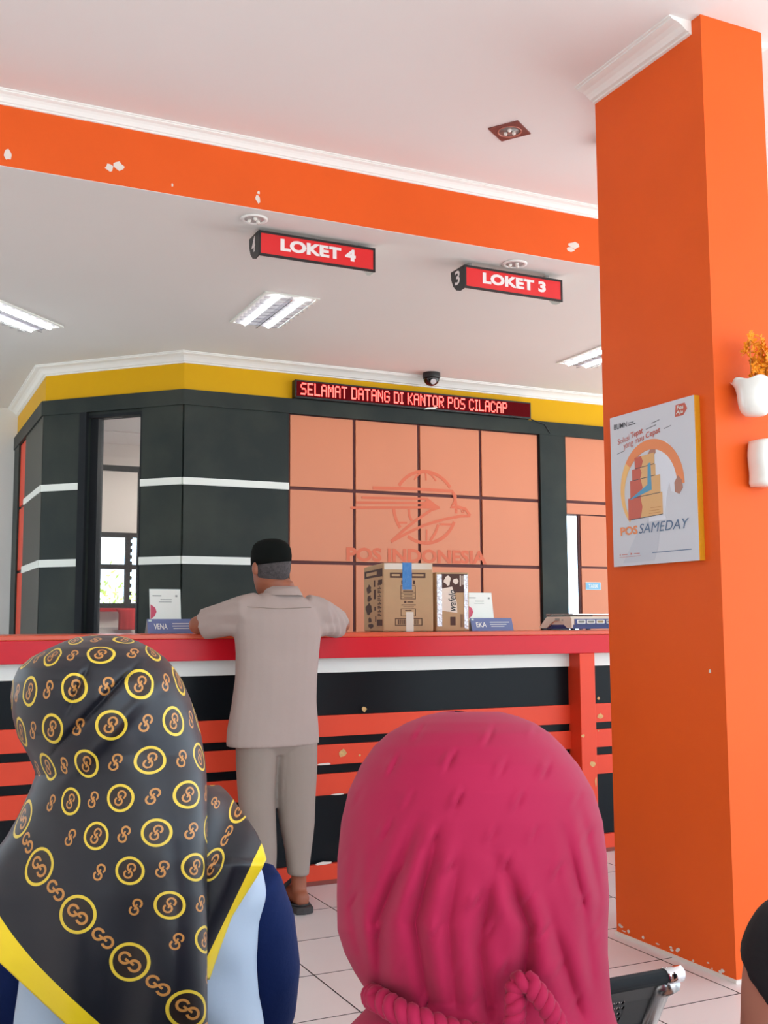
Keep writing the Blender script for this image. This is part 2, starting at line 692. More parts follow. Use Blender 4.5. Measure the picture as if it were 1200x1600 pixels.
# front face of the partition with its door opening
DX0, DX1, DZ = 5.215, 6.20, 2.130
wo = MB()
wo.box(1.95, DX0, YW + 0.002, YW + 0.12, 0, ZL)
wo.box(DX1, 8.5, YW + 0.002, YW + 0.12, 0, ZL)
wo.box(DX0, DX1, YW + 0.002, YW + 0.12, DZ, ZL)
wall_o = struct('wall_office', wo, M['joint'], 'office partition of peach laminate panels with dark maroon joints')
ch = (PB - PC).normalized()
ws = MB()


def chbox(s0, s1, z0, z1, d0=0.0, d1=-0.12):
    """box on the chamfer, s measured from the right corner, d towards the room"""
    mb = MB()
    c = PC + ch * ((s0 + s1) / 2) + NCH * ((d0 + d1) / 2) + UZ * ((z0 + z1) / 2)
    mb.obox(c, ch * ((s1 - s0) / 2), NCH * ((d0 - d1) / 2), UZ * ((z1 - z0) / 2))
    return mb


SL = (PB - PC).length
for q in (chbox(0.0, 0.335, 0, ZL, -0.002), chbox(0.80, SL, 0, ZL, -0.002), chbox(0.335, 0.80, 2.765, ZL, -0.002), chbox(0.335, 0.80, 0, 0.9, -0.002)):
    ws.merge(q)
wall_c = struct('wall_chamfer', ws, M['black_lam'], 'dark angled office wall with a tall narrow window')
wall_s = struct('wall_side', MB().box(1.116, 1.236, 8.256, 10.0, 0, ZL), M['joint'], 'short side wall of the office with orange panels and black ones coloured paler as lit')

# laminate panels
cols = [(2.742, 3.275), (3.275, 3.830), (3.830, 4.390), (4.390, 4.950)]
rows = [(2.228, 2.790), (1.677, 2.228), (1.126, 1.677), (0.575, 1.126), (0.02, 0.575)]
g = 0.0125
for (x0, x1) in cols:
    for (z0, z1) in rows:
        part('panel', MB().box(x0 + g, x1 - g, YW - 0.010, YW + 0.003, z0 + g, z1 - g), M['peach'], wall_o, bevel=0.002)
for (x0, x1) in ((5.215, 5.640), (5.640, 6.2), (6.2, 6.76), (6.76, 7.32), (7.32, 7.88), (7.88, 8.44)):
    part('panel', MB().box(x0 + g * .6, x1 - g, YW - 0.010, YW + 0.003, 2.235 + g, 2.79), M['peach'], wall_o, bevel=0.002)
    part('panel', MB().box(x0 + g * .6, x1 - g, YW - 0.010, YW + 0.003, DZ + .004, 2.235 - g), M['peach'], wall_o)
for (x0, x1) in ((6.2, 6.76), (6.76, 7.32), (7.32, 7.88), (7.88, 8.44)):
    for (z0, z1) in ((1.68, DZ), (1.126, 1.68), (0.575, 1.126), (0.02, 0.575)):
        part('panel', MB().box(x0 + g, x1 - g, YW - 0.010, YW + 0.003, z0 + g, z1 - g), M['peach'], wall_o)
post = MB().box(4.955, 5.208, YW - 0.028, YW + 0.003, 0, 2.79)
part('post', post, M['black_lam'], wall_o, bevel=0.002)
# black cladding of front face and chamfer, white strips, header and yellow fascia
zs = [(2.263, 2.79), (1.703, 2.212), (1.10, 1.649), (0.02, 1.05)]
for z0, z1 in zs:
    part('panel', MB().box(1.95, 2.738, YW - 0.018, YW + 0.003, z0, z1), M['black_lam'], wall_o)
    part('panel', chbox(0.0, 0.332, z0, z1, 0.018), M['black_lam'], wall_c)
    part('panel', chbox(0.862, SL, z0, z1, 0.018), M['black_lam'], wall_c)
    part('panel', MB().box(1.096, 1.118, 8.25, 9.25, z0, z1), M['black_lam_lit'], wall_s)
for z0, z1 in ((2.212, 2.263), (1.649, 1.703), (1.05, 1.10)):
    part('white_strip', MB().box(1.945, 2.742, YW - 0.026, YW + 0.003, z0, z1), M['strip_white'], wall_o)
    part('white_strip', chbox(0.0, 0.336, z0, z1, 0.026), M['strip_white'], wall_c)
    part('white_strip', chbox(0.858, SL + .004, z0, z1, 0.026), M['strip_white'], wall_c)
    part('white_strip', MB().box(1.088, 1.118, 8.25, 9.25, z0, z1), M['strip_white'], wall_s)
for z0, z1 in ((2.228, 2.79), (1.677, 2.228), (1.126, 1.677), (0.02, 1.126)):
    part('panel', MB().box(1.106, 1.118, 9.27, 9.66, z0 + g, z1 - g), M['slat'], wall_s)
part('post', MB().box(1.09, 1.12, 9.66, 10.0, 0, 2.79), M['black_lam'], wall_s)
struct('trim_4', band(2.785, 2.896, -0.01, 0.032), M['black_lam'], 'black header band running round the top of the office walls')
struct('trim_5', band(2.896, ZL - 0.03, -0.01, 0.004), M['yellow'], 'yellow fascia band under the white cornice')

# window in the chamfer
wn = struct('window_1', MB(), None, 'tall narrow black framed window in the angled wall')
fr = MB()
for q in (chbox(0.335, 0.350, 0.9, 2.765, 0.01, -0.10), chbox(0.735, 0.80, 0.9, 2.765, -0.03, -0.10), chbox(0.335, 0.80, 2.745, 2.765, 0.0, -0.10), chbox(0.335, 0.80, 0.9, 0.93, 0.0, -0.10), chbox(0.80, 0.860, 0.02, 2.785, 0.030, -0.01)):
    fr.merge(q)
part('frame', fr, M['alu_dark'], wn)
part('pane', chbox(0.350, 0.735, 0.93, 2.745, -0.055, -0.061), M['glass'], wn)

# ------------------------------------------------------------------ office interior behind the glass
WX0, WX1, WZ0, WZ1 = 1.30, 2.95, 1.400, 2.052
wb = MB()
wb.box(XL, WX0, YWH, YWH + 0.15, 0, ZL + 0.1)
wb.box(WX1, 4.3, YWH, YWH + 0.15, 0, ZL + 0.1)
wb.box(WX0, WX1, YWH, YWH + 0.15, 0, WZ0)
wb.box(WX0, WX1, YWH, YWH + 0.15, WZ1, ZL + 0.1)
struct('wall_back', wb, M['white_paint'], 'plain white far wall seen beside and through the office')
w2 = struct('window_2', MB(), None, 'bright black framed window in the far white wall')
fr = MB()
yy0, yy1 = YWH - 0.03, YWH + 0.03
for x in (WX0, 1.70, 2.115, 2.53, WX1):
    fr.box(x - .022, x + .022, yy0, yy1, WZ0, WZ1)
for z in (WZ0, 1.757, WZ1):
    fr.box(WX0, WX1, yy0, yy1, z - .022, z + .022)
part('frame', fr, M['alu_dark'], w2)
for (x0, x1) in ((WX0, 1.70), (1.70, 2.115), (2.115, 2.53), (2.53, WX1)):
    for (z0, z1) in ((WZ0, 1.757), (1.757, WZ1)):
        if x0 > 2.0 and x0 < 2.5:
            for k in range(5):      # louvre blades with notched clips
                zz = z0 + (z1 - z0) * (k + .5) / 5
                part('louvre_clip', MB().box(x0 + .02, x0 + .038, yy0, yy1, zz - .012, zz + .022), M['alu_dark'], w2)
                part('louvre', MB().obox(((x0 + x1) / 2, YWH, zz), UX * ((x1 - x0) / 2 - .024), (0, .014, -.020), (0, .0016, .0012)), M['glass'], w2)
        else:
            part('pane', MB().box(x0 + .02, x1 - .02, YWH - .003, YWH + .003, z0 + .02, z1 - .02), M['glass'], w2)
sill = struct('trim_6', MB().box(WX0 - .05, WX1 + .05, YWH - 0.09, YWH + 0.02, WZ0 - .055, WZ0 - .024), M['red'], 'dark red sill under the far window')
struct('ceiling_room', MB().prism([(1.24, YWH), (1.24, 8.32), (2.0, 7.56), (4.3, 7.56), (4.3, YWH)], (0, 0, 2.905), UX, UY, (0, 0, .03)).box(1.24, 4.3, 9.33, 9.40, 2.893, 2.906), M['ceiling_low'], 'grey inner ceiling of the office seen through the narrow window')
# aluminium glazed screen inside
w3 = struct('window_3', MB(), None, 'dark aluminium inner glazing frame behind the narrow window')
fr = MB()
a = at_y(154, 729, 8.9); b = at_y(220, 735, 8.9)
zt = (a.z + b.z) / 2
xm = b.x
fr.box(1.30, 3.2, 8.88, 8.92, zt - .022, zt + .022)
fr.box(xm - .020, xm + .020, 8.88, 8.92, 0, zt - .022)
fr.box(1.30, 1.34, 8.88, 8.92, 0, zt - .022)
part('frame', fr, M['alu_dark'], w3)
part('pane', MB().box(1.34, xm - .02, 8.897, 8.903, 0.05, zt - .022), M['glass'], w3)
# tree outside
tr = thing('garden_tree', (2.3, 13.0, -0.16), 'pale green leafy tree outside the far window', 'tree')
lf = MB()
rr = random.Random(3)
for k in range(260):
    c = Vector((2.35 + rr.gauss(0, .28), 13.0 + rr.gauss(0, .2), 1.55 + rr.gauss(0, .17)))
    a = Vector((rr.gauss(0, 1), rr.gauss(0, 1), rr.gauss(0, 1))).normalized()
    b = a.orthogonal().normalized()
    lf.add([c - a * .05, c + b * .02, c + a * .05, c - b * .02], [(0, 1, 2, 3)])
tk = part('trunk', MB().tube([(2.3, 13, -.16), (2.32, 13, .8), (2.35, 13, 1.5)], [.05, .04, .02]), M['stem'], tr, True)
fo = part('foliage', lf, M['leaf'], tr)
fo['kind'] = 'stuff'
# chair with red cloth in the office
c3 = at_y(192, 965, 9.3)
oc = thing('office_sofa', (c3.x - .1, 9.4, 0), 'pale grey upholstered seat inside the office behind the narrow window', 'sofa')
sx = c3.x - .1
part('seat', MB().box(sx - .5, sx + .5, 9.1, 9.7, .30, .62), M['grey_seat'], oc, bevel=.05)
part('backrest', MB().box(sx - .5, sx + .5, 9.62, 9.85, .55, 1.20), M['grey_seat'], oc, bevel=.06)
for s in (-1, 1):
    part('armrest', MB().box(sx + s * .5 - .07, sx + s * .5 + .07, 9.1, 9.8, .3, 1.12), M['grey_seat'], oc, bevel=.05)
for s in (-1, 1):
    for y in (9.15, 9.75):
        part('leg', MB().cyl((sx + s * .45, y, 0), (sx + s * .45, y, .31), .025), M['alu_dark'], oc)
rc = MB()
rp = at_y(184, 951, 9.6); rq = at_y(213, 984, 9.6)
NX, NZ = 10, 12
rings_ = []
for i in range(NZ + 1):
    t = i / NZ
    z = rp.z + (rq.z - rp.z) * t
    w = (rq.x - rp.x) * (1.25 - .35 * min(1, t * 5))
    xc = (rq.x + rp.x) / 2
    rings_.append([Vector((xc + w * (cos(2 * pi * j / 24)) / 2, 9.60 + .02 * sin(2 * pi * j / 24) + .008 * sin(j * 2.1) * t, z)) for j in range(24)])
rc.rings(rings_)
me = mesh_of(rc, 'red_cloth', (0, 0, 0), True)
o = link('hanging_cloth', me, M['red_cloth'])
tagged(o, 'red cloth hung over the back of the grey office seat', 'cloth')

# sliding door
dr = struct('door_1', MB(), None, 'peach laminate sliding door left slightly open with daylight behind')
dx0, dx1 = 5.345, 6.24
part('leaf', MB().box(dx0, DX1 - .002, YW + 0.004, YW + 0.03, 0.01, DZ - .002), M['joint'], dr)
# the leaf hangs in the opening, its panels flush with the wall panels
for (z0, z1) in ((1.682, DZ - .002), (1.126, 1.682), (0.575, 1.126), (0.02, 0.575)):
    part('panel', MB().box(dx0 + .018, 6.19, YW - 0.004, YW + 0.005, z0 + g, z1 - g * .4), M['peach'], dr)
sg = tagged(link('door_sign', None, None), 'small pale blue pull sign stuck on the peach door', 'sign')
sg.location = (5.475, YW - .004, 1.53)
part('plate', MB().box(5.396, 5.553, YW - .009, YW - .004, 1.497, 1.562), M['paper'], sg, bevel=.002)
part('field', flat(MB(), [rect(.004, .153, .004, .061)], (5.396, YW - .009, 1.497), UX, UZ), mat('sign_blue', (122, 178, 210), .5), sg)
part('lettering', text_on('TARIK', (5.425, YW - .009, 1.512), UX, UZ, .10, .034, lift=.002, bold=.02), M['paper'], sg)

# ------------------------------------------------------------------ logo on the peach wall
lg = thing('wall_logo', (3.8, YW - .010, 1.68), 'coral globe and flying bird emblem with company lettering on the peach panels', 'logo')


def L(x, y):
    p = at_y(x, y, YW - .010)
    return (p.x, p.z)


def lpx(cx, cy):      # crop coordinates of the logo study -> picture
    return (540 + cx / 5.217, 720 + cy / 5.217)


def lw(cx, cy):
    return L(*lpx(cx, cy))


def flat_w(polys, name):
    for k, p in enumerate(polys):
        part(name, MB().prism(p, (0, YW - .0115 - .00012 * (k + LOGO_N[0]), 0), UX, UZ, (0, .0013, 0)), M['coral'], lg)
    LOGO_N[0] += len(polys)


LOGO_N = [0]


gc = lw(650, 378)
gr_ = abs(lw(905, 378)[0] - lw(395, 378)[0]) / 2


def strip(pts, w):
    """outline of a stroke of width w along pts, as one polygon"""
    pl = []
    for s in (1, -1):
        side = []
        for i, p in enumerate(pts):
            a = pts[max(i - 1, 0)]; b = pts[min(i + 1, len(pts) - 1)]
            dx, dy = b[0] - a[0], b[1] - a[1]
            l = math.hypot(dx, dy) or 1
            side.append((p[0] - dy / l * w / 2 * s, p[1] + dx / l * w / 2 * s))
        pl.append(side)
    return [pl[0] + pl[1][::-1]]


def arcp(r0, r1, a0, a1, n=26):
    return [(gc[0] + r0 * cos(radians(a0 + (a1 - a0) * i / n)), gc[1] + r1 * sin(radians(a0 + (a1 - a0) * i / n))) for i in range(n + 1)]


gl = []
gl += strip(arcp(gr_, gr_ * 1.02, 36, 146), .026)
gl += strip(arcp(gr_, gr_ * 1.02, -8, 30), .022)
gl += strip(arcp(gr_, gr_ * 1.02, 182, 217), .026)
gl += strip(arcp(gr_, gr_ * 1.02, 236, 338), .026)
for k in (.36, -.36, 0.03):
    gl += strip([(gc[0] + gr_ * k * 1.5 * cos(radians(t)), gc[1] + gr_ * sin(radians(t))) for t in range(50, 91, 8)], .014)
gl += strip([lw(515, 395), lw(520, 450), lw(540, 490)], .020)
gl += strip([lw(755, 520), lw(730, 590), lw(690, 650)], .022)
gl += strip([lw(660, 560), lw(658, 650)], .014)
gl += strip([lw(430, 505), lw(500, 505)], .016)
gl += strip([lw(770, 518), lw(880, 520)], .018)
flat_w(gl, 'globe_line')
bd = []
bd += strip([lw(220, 220), lw(580, 230), lw(870, 248), lw(895, 290), lw(888, 340), lw(858, 378), lw(920, 378), lw(975, 392), lw(1015, 448)], .024)
bd += strip([lw(1015, 448), lw(930, 452), lw(800, 478), lw(640, 525), lw(500, 590), lw(370, 660)], .022)
bd += strip([lw(370, 660), lw(480, 560), lw(580, 480), lw(700, 400), lw(765, 380)], .022)
for (a, b) in (((130, 300), (670, 310)), ((85, 340), (700, 345)), ((40, 382), (760, 380))):
    bd += strip([lw(*a), lw(*b)], .018)
bd.append([lw(670, 305), lw(765, 380), lw(600, 382), lw(690, 345)][0:3])
bd += strip([(lw(955, 412)[0] + .012 * cos(t * .8), lw(955, 412)[1] + .012 * sin(t * .8)) for t in range(9)], .007)
flat_w(bd, 'bird_stroke')
p0 = L(541, 881); p1 = L(760, 860)
tz0, tz1 = 1.693, 1.800
tm = text_on('POS INDONESIA', (p0[0], YW - .010, tz0), UX, UZ, p1[0] - p0[0], tz1 - tz0, lift=.0028, bold=.038)
part('lettering', tm, M['coral'], lg)

# ------------------------------------------------------------------ orange pillar
PX0, PX1, PY0, PY1 = 2.706, 3.008, 2.914, 3.566
pil = struct('pillar', MB().box(PX0, PX1, PY0, PY1, 0, ZU), M['orange'], 'square orange painted pillar with scuffed base', (PX0, PY0, 0))
part('plaster_band', MB().box(PX0 - .006, PX1 + .006, PY0 - .006, PY1 + .006, 0, .012), M['chip'], pil)
rr = random.Random(11)
for k in range(16):
    yy = rr.uniform(PY0 + .02, PY1 - .02)
    c = MB()
    flat(c, [chip_poly(rr.uniform(.004, .014), rr.uniform(.003, .008), 7, 40 + k)], (PX0, yy, rr.uniform(.015, .05) if k < 15 else 1.05), (0, -1, 0), UZ, .0012)
    part('paint_chip', c, M['chip'], pil)
c_ = cornice([(PX0, PY1), (PX0, PY0 + .05)], [(-1, 0, 0)], ZU, 0.105, 0.054)
struct('trim_7', c_, M['plaster'], 'white plaster cornice on the side of the orange pillar')
c_ = cornice([(PX1, PY1 + .4), (PX1, PY0 + .05)], [(1, 0, 0)], ZU, 0.105, 0.054)
struct('trim_8', c_, M['plaster'], 'white plaster cornice beyond the far side of the orange pillar')

# ------------------------------------------------------------------ counter
CT = 1.182
YF, YPN = 4.74, 4.85
ctr = thing('service_counter', (2.0, 5.0, 0), 'long post office counter, red edge above black front with orange slats', 'counter')
CX0, CX1 = -1.2, 6.0
part('countertop', MB().box(CX0, CX1, YF - .004, 5.42, 1.160, CT), M['slab'], ctr, bevel=.004)
part('red_fascia', MB().box(CX0, CX1, YF, 4.80, 1.062, 1.160), M['red'], ctr, bevel=.003)
part('body', MB().box(CX0, CX1, YPN, 5.38, 0.0, 1.160), M['black_gloss'], ctr)
PXA, PXB = 3.402, 3.500
bays = [(CX0, 0.20), (0.298, PXA), (PXB, CX1)]
for (x0, x1) in bays:
    part('white_strip', MB().box(x0, x1, YPN - .016, YPN + .001, 0.990, 1.062), M['strip_white'], ctr, bevel=.002)
    for (z0, z1) in ((.686, .786), (.553, .648), (.411, .511)):
        part('slat', MB().box(x0, x1, YPN - .014, YPN + .001, z0, z1), M['slat'], ctr, bevel=.0015)
    part('base_board', MB().box(x0, x1, YPN - .026, YPN + .001, .022, .094), M['slat'], ctr)
    part('toe_kick', MB().box(x0, x1, YPN - .022, YPN + .001, .0, .022), M['dkorange'], ctr)
for (x0, x1) in ((0.20, .298), (PXA, PXB)):
    part('post', MB().box(x0, x1, YF + .002, YPN + .002, 0, 1.062), M['slat'], ctr, bevel=.003)
chips = [(569, 1108, .014, .016), (535, 1177, .030, .020), (562, 1180, .007, .006), (935, 1091, .010, .010), (938, 1119, .022, .016), (935, 1142, .005, .005)]
for k, (x, y, rx, rz) in enumerate(chips):
    p = at_y(x, y, YPN - .0146)
    c = MB()
    flat(c, [chip_poly(rx, rz, 9, 70 + k)], p, UX, UZ, .0015)
    part('paint_chip', c, M['chipwood'], ctr)
for k, (x, y, rx, rz) in enumerate([(911, 1150, .012, .010), (926, 1194, .022, .018), (931, 1222, .006, .03)]):
    p = at_y(x, y, YF + .002)
    c = MB()
    flat(c, [chip_poly(rx, rz, 9, 80 + k)], p, UX, UZ, .0015)
    part('paint_chip', c, M['chipwood'], ctr)
for k, (x0, x1, y, h) in enumerate([(490, 522, 1349, .008), (494, 520, 1194, .006), (516, 540, 1241, .004)]):
    p = at_y((x0 + x1) / 2, y, YPN - .026)
    c = MB()
    flat(c, [chip_poly((x1 - x0) / 620, h, 11, 90 + k)], p, UX, UZ, .0015)
    part('paint_chip', c, M['chip'], ctr)

# ------------------------------------------------------------------ hanging counter signs
def loket(x0, x1, z0, z1, num, label):
    y0, y1 = 4.832, 4.975
    t = thing('counter_sign', ((x0 + x1) / 2, 4.9, z0), label, 'sign', 'hanging red counter signs')
    h = z1 - z0
    prof = [(0, 0), (.045, -.003), (.085, .010), (.118, .040), (.138, .080), (.143, h), (0, h)]
    part('end_cap', MB().prism(prof, (x0, y0 + .004, z0), UY, UZ, (.006, 0, 0)), M['black_plastic'], t)
    part('end_cap', MB().prism(prof, (x1 - .006, y0 + .004, z0), UY, UZ, (.006, 0, 0)), M['strip_white'], t)
    part('body', MB().prism([(0, .002), (.02, .010), (.05, .05), (.05, h), (0, h)], (x0 + .006, y0 + .004, z0), UY, UZ, (x1 - x0 - .012, 0, 0)), M['black_plastic'], t)
    part('face', MB().box(x0 + .011, x1 - .011, y0 - .001, y0 + .006, z0 + .011, z1 - .011), M['red_sign'], t)
    fr_ = MB()
    flat(fr_, frame_polys(0, x1 - x0, 0, h, .012), (x0, y0 + .003, z0), UX, UZ, .006, .008)
    part('frame', fr_, M['black_plastic'], t)
    part('lettering', text_on('LOKET ' + num, (x0 + .113, y0 - .001, z0 + .038), UX, UZ, .405, .062, bold=.05), M['white_ink'], t)
    part('number', text_on(num, (x0, y0 + .098, z0 + .036), (0, -1, 0), UZ, .052, .078, bold=.02), M['white_ink'], t)
    for xx in (x0 + .05, x1 - .08):
        part('bracket', MB().box(xx, xx + .02, y0 + .04, y0 + .08, z1 - .01, ZL - .0015), M['metal'], t)
    return t


loket(1.627, 2.255, 3.014, 3.140, '4', 'red hanging sign lettered LOKET 4 in front of the straight fluorescent fitting')
loket(2.779, 3.408, 3.004, 3.130, '3', 'red hanging sign lettered LOKET 3 close to the orange pillar')

# ------------------------------------------------------------------ LED display
F57 = {'S': '01111 10000 10000 01110 00001 00001 11110', 'E': '11111 10000 10000 11110 10000 10000 11111',
       'L': '10000 10000 10000 10000 10000 10000 11111', 'A': '01110 10001 10001 11111 10001 10001 10001',
       'M': '10001 11011 10101 10101 10001 10001 10001', 'T': '11111 00100 00100 00100 00100 00100 00100',
       'D': '11110 10001 10001 10001 10001 10001 11110', 'N': '10001 11001 10101 10101 10011 10001 10001',
       'G': '01110 10001 10000 10111 10001 10001 01110', 'I': '111 010 010 010 010 010 111',
       'K': '10001 10010 10100 11000 10100 10010 10001', 'O': '01110 10001 10001 10001 10001 10001 01110',
       'R': '11110 10001 10001 11110 10100 10010 10001', 'P': '11110 10001 10001 11110 10000 10000 10000',
       'C': '01110 10001 10000 10000 10000 10001 01110', ' ': '00 00 00 00 00 00 00'}
lx0, lx1, lz0, lz1, ly = 2.768, 4.842, 2.896, 3.034, 7.345
ld = thing('led_display', ((lx0 + lx1) / 2, 7.38, lz0), 'long red scrolling LED display board on the black header', 'display')
part('housing', MB().box(lx0, lx1, ly, YW - .0055, lz0 + .001, lz1), M['black_plastic'], ld, bevel=.003)
part('screen', MB().box(lx0 + .012, lx1 - .012, ly - .003, ly + .002, lz0 + .014, lz1 - .012),
     mat('led_screen', (46, 2, 6), .6, spec=.05, emit=(150, 8, 18), estr=.30), ld)
words = [[]]
cxp = 0
for ch_ in 'SELAMAT DATANG DI KANTOR POS CILACAP':
    rws = F57[ch_].split()
    if ch_ == ' ':
        words.append([])
    for r, rw in enumerate(rws):
        for c, v in enumerate(rw):
            if v == '1':
                words[-1].append((cxp + c, 6 - r))
    cxp += len(rws[0]) + 1
tw = 1.80
pw = tw / (cxp - 1)
ph = .092 / 7
M['led_lit'] = mat('led_lit', (255, 120, 110), .5, emit=(255, 74, 66), estr=3.2)
for bits in words:
    lm = MB()
    for (c, r) in bits:
        lm.box(lx0 + .042 + c * pw, lx0 + .042 + c * pw + pw * .99, ly - .0045, ly - .002, lz0 + .026 + r * ph, lz0 + .026 + r * ph + ph * .93)
    part('word', lm, M['led_lit'], ld)
part('sticker', flat(MB(), [[(0, 0), (.10, .012), (.13, .03), (.03, .018)]], (3.84, 7.345 - .003, 2.893), UX, UZ, .002), M['paper'], ld)
cab = MB().tube([(4.842, 7.385, 2.92), (4.87, 7.38, 2.90), (4.93, 7.38, 2.885), (5.0, 7.383, 2.87), (5.05, 7.383, 2.80)], .004, 6)
part('cable', cab, M['black_plastic'], ld, True)

# ------------------------------------------------------------------ CCTV dome
cc = at_z(674, 583, ZL)
cv = thing('dome_camera', (cc.x, cc.y, ZL), 'small black dome security camera on the ceiling above the display', 'camera')
part('base', MB().lathe([(.068, 0), (.070, -.03), (.066, -.042)], (cc.x, cc.y, ZL), 28), M['black_plastic'], cv, 'auto')
dome = [(.064 * cos(t), -.040 - .062 * sin(t)) for t in [i * pi / 2 / 8 for i in range(8)]] + [(.004, -.102)]
part('dome', MB().lathe(dome, (cc.x, cc.y, ZL), 28), M['smoke'], cv, True)
part('lens', MB().tube([(cc.x - .010, cc.y - .040, ZL - .072), (cc.x - .014, cc.y - .058, ZL - .080)], [.024, .022], 18), M['metal'], cv)

# ------------------------------------------------------------------ lamps
def downlight(x, y, z, r, label, square=False):
    t = thing('downlight', (x, y, z), label, 'ceiling light', None if square else 'round recessed downlights')
    if square:
        a, b = .062, .075
        mb = MB()
        u1 = Vector((cos(radians(45)), sin(radians(45)), 0)) if False else UX
        mb.box(x - .088, x + .088, y - .088, y - .06, z - .006, z)
        mb.box(x - .088, x + .088, y + .06, y + .088, z - .006, z)
        mb.box(x - .088, x - .06, y - .06, y + .06, z - .006, z)
        mb.box(x + .06, x + .088, y - .06, y + .06, z - .006, z)
        n = 24
        for k in range(n):     # corner fill between square and circle
            pass
        part('frame', mb, M['frame_brown'], t)
        r = .062
    prof = [(r, -.001), (r + .016, -.001), (r + .016, -.006), (r + .004, -.009), (r - .002, -.006), (r - .004, .0)]
    part('ring', MB().rings([[Vector((x + pr * cos(2 * pi * j / 32), y + pr * sin(2 * pi * j / 32), z + pz)) for j in range(32)] for pr, pz in prof + [prof[0]]], cap=False),
         M['frame_brown'] if square else M['plaster'], t, True)
    bowl = [(r - .004, -.004), (r * .9, -.0035), (r * .7, -.003), (r * .3, -.0025), (.006, -.0022)]
    part('reflector', MB().rings([[Vector((x + pr * cos(2 * pi * j / 32), y + pr * sin(2 * pi * j / 32), z + pz)) for j in range(32)] for pr, pz in bowl]), M['bowl'], t)
    for k in range(3):
        a = 2 * pi * k / 3 + .4
        part('bulb', MB().tube([(x + .022 * cos(a), y + .022 * sin(a), z - .002), (x + .026 * cos(a), y + .026 * sin(a), z - .014), (x + .022 * cos(a), y + .022 * sin(a), z - .018)], [.010, .010, .005], 10), M['ceramic'], t, True)
    return t


downlight(1.578, 4.753, ZL - .002, .050, 'round white downlight above the numbered end of a red hanging sign')
downlight(3.064, 4.780, ZL - .002, .052, 'round white downlight above the middle of the red sign near the pillar')


def square_light():
    pts = [at_z(768, 202, ZU), at_z(812, 190, ZU), at_z(825, 206, ZU), at_z(780, 217, ZU)]
    c = sum(pts, Vector()) / 4
    e1 = ((pts[1] - pts[0]) + (pts[2] - pts[3])).normalized()
    e2 = Vector((-e1.y, e1.x, 0))
    if e2.dot(pts[3] - pts[0]) < 0:
        e2 = -e2
    t = thing('downlight', c, 'square brown framed downlight in the high ceiling', 'ceiling light')
    s, r, n = .074, .056, 32
    mb = MB()
    outer, inner = [], []
    for j in range(n):
        a = 2 * pi * j / n
        k = s / max(abs(cos(a)), abs(sin(a)))
        outer.append(c + (e1 * cos(a) + e2 * sin(a)) * k)
        inner.append(c + (e1 * cos(a) + e2 * sin(a)) * r)
    mb.rings([outer, [p - UZ * .006 for p in outer], [p - UZ * .006 for p in inner], inner, outer], cap=False)
    part('frame', mb, M['frame_brown'], t)
    ring = []
    for pr, pz in ((r, -.004), (r, -.009), (r - .006, -.008), (r - .006, -.002)):
        ring.append([c + (e1 * cos(2 * pi * j / n) + e2 * sin(2 * pi * j / n)) * pr + UZ * pz for j in range(n)])
    part('ring', MB().rings(ring, cap=False), mat('copper_ring', (190, 120, 104), .3), t, True)
    bowl = []
    for pr, pz in ((r - .005, -.004), (r * .6, -.003), (r * .2, -.0025)):
        bowl.append([c + (e1 * cos(2 * pi * j / n) + e2 * sin(2 * pi * j / n)) * pr + UZ * pz for j in range(n)])
    part('reflector', MB().rings(bowl), M['bowl'], t, True)
    for k in range(3):
        a = 2 * pi * k / 3 + .9
        q = c + (e1 * cos(a) + e2 * sin(a)) * .022
        part('bulb', MB().tube([q - UZ * .002, q - UZ * .014, q - UZ * .019], [.009, .009, .004], 10), M['ceramic'], t, True)


square_light()


def troffer(c, ang, lx, ly, label, lamp='lamp_glass'):
    """recessed fluorescent fitting with a parabolic metal louvre"""
    t = thing('fluorescent_fitting', c, label, 'ceiling light', 'recessed fluorescent fittings')
    e1 = Vector((cos(ang), sin(ang), 0)); e2 = Vector((-sin(ang), cos(ang), 0))
    c = Vector(c)
    z = c.z
    fr_ = MB()
    w = .018
    for s in (-1, 1):
        fr_.obox(c + e1 * s * (lx / 2 - w / 2) - UZ * .004, e1 * w / 2, e2 * ly / 2, UZ * .004)
        fr_.obox(c + e2 * s * (ly / 2 - w / 2) - UZ * .004, e1 * (lx / 2 - w), e2 * w / 2, UZ * .004)
    part('frame', fr_, M['strip_white'], t)
    back = MB().obox(c - UZ * .0015, e1 * (lx / 2 - w), e2 * (ly / 2 - w), UZ * .001)
    part('reflector', back, M['plaster'], t)
    for s in (-1, 1):
        q = c + e1 * s * lx * .23 - UZ * .012
        part('tube', MB().cyl(q - e2 * (ly / 2 - .03), q + e2 * (ly / 2 - .03), .011, 12), M[lamp], t, True)
    nb = 9
    for k in range(1, nb):
        q = c + e2 * (ly * (k / nb - .5)) - UZ * .010
        part('louvre', MB().prism([(-lx / 2 + w, -.016), (-lx / 4, -.022), (0, -.016), (lx / 4, -.022), (lx / 2 - w, -.016), (lx / 2 - w, .008), (-lx / 2 + w, .008)], q - e2 * .002, e1, UZ, e2 * .004), M['chrome'], t)
    part('louvre', MB().obox(c - UZ * .018, e1 * .003, e2 * (ly / 2 - w), UZ * .012), M['chrome'], t)
    return t


troffer((2.172, 6.155, ZL), 0, .345, .70, 'lit fluorescent ceiling fitting straight behind the LOKET 4 sign')
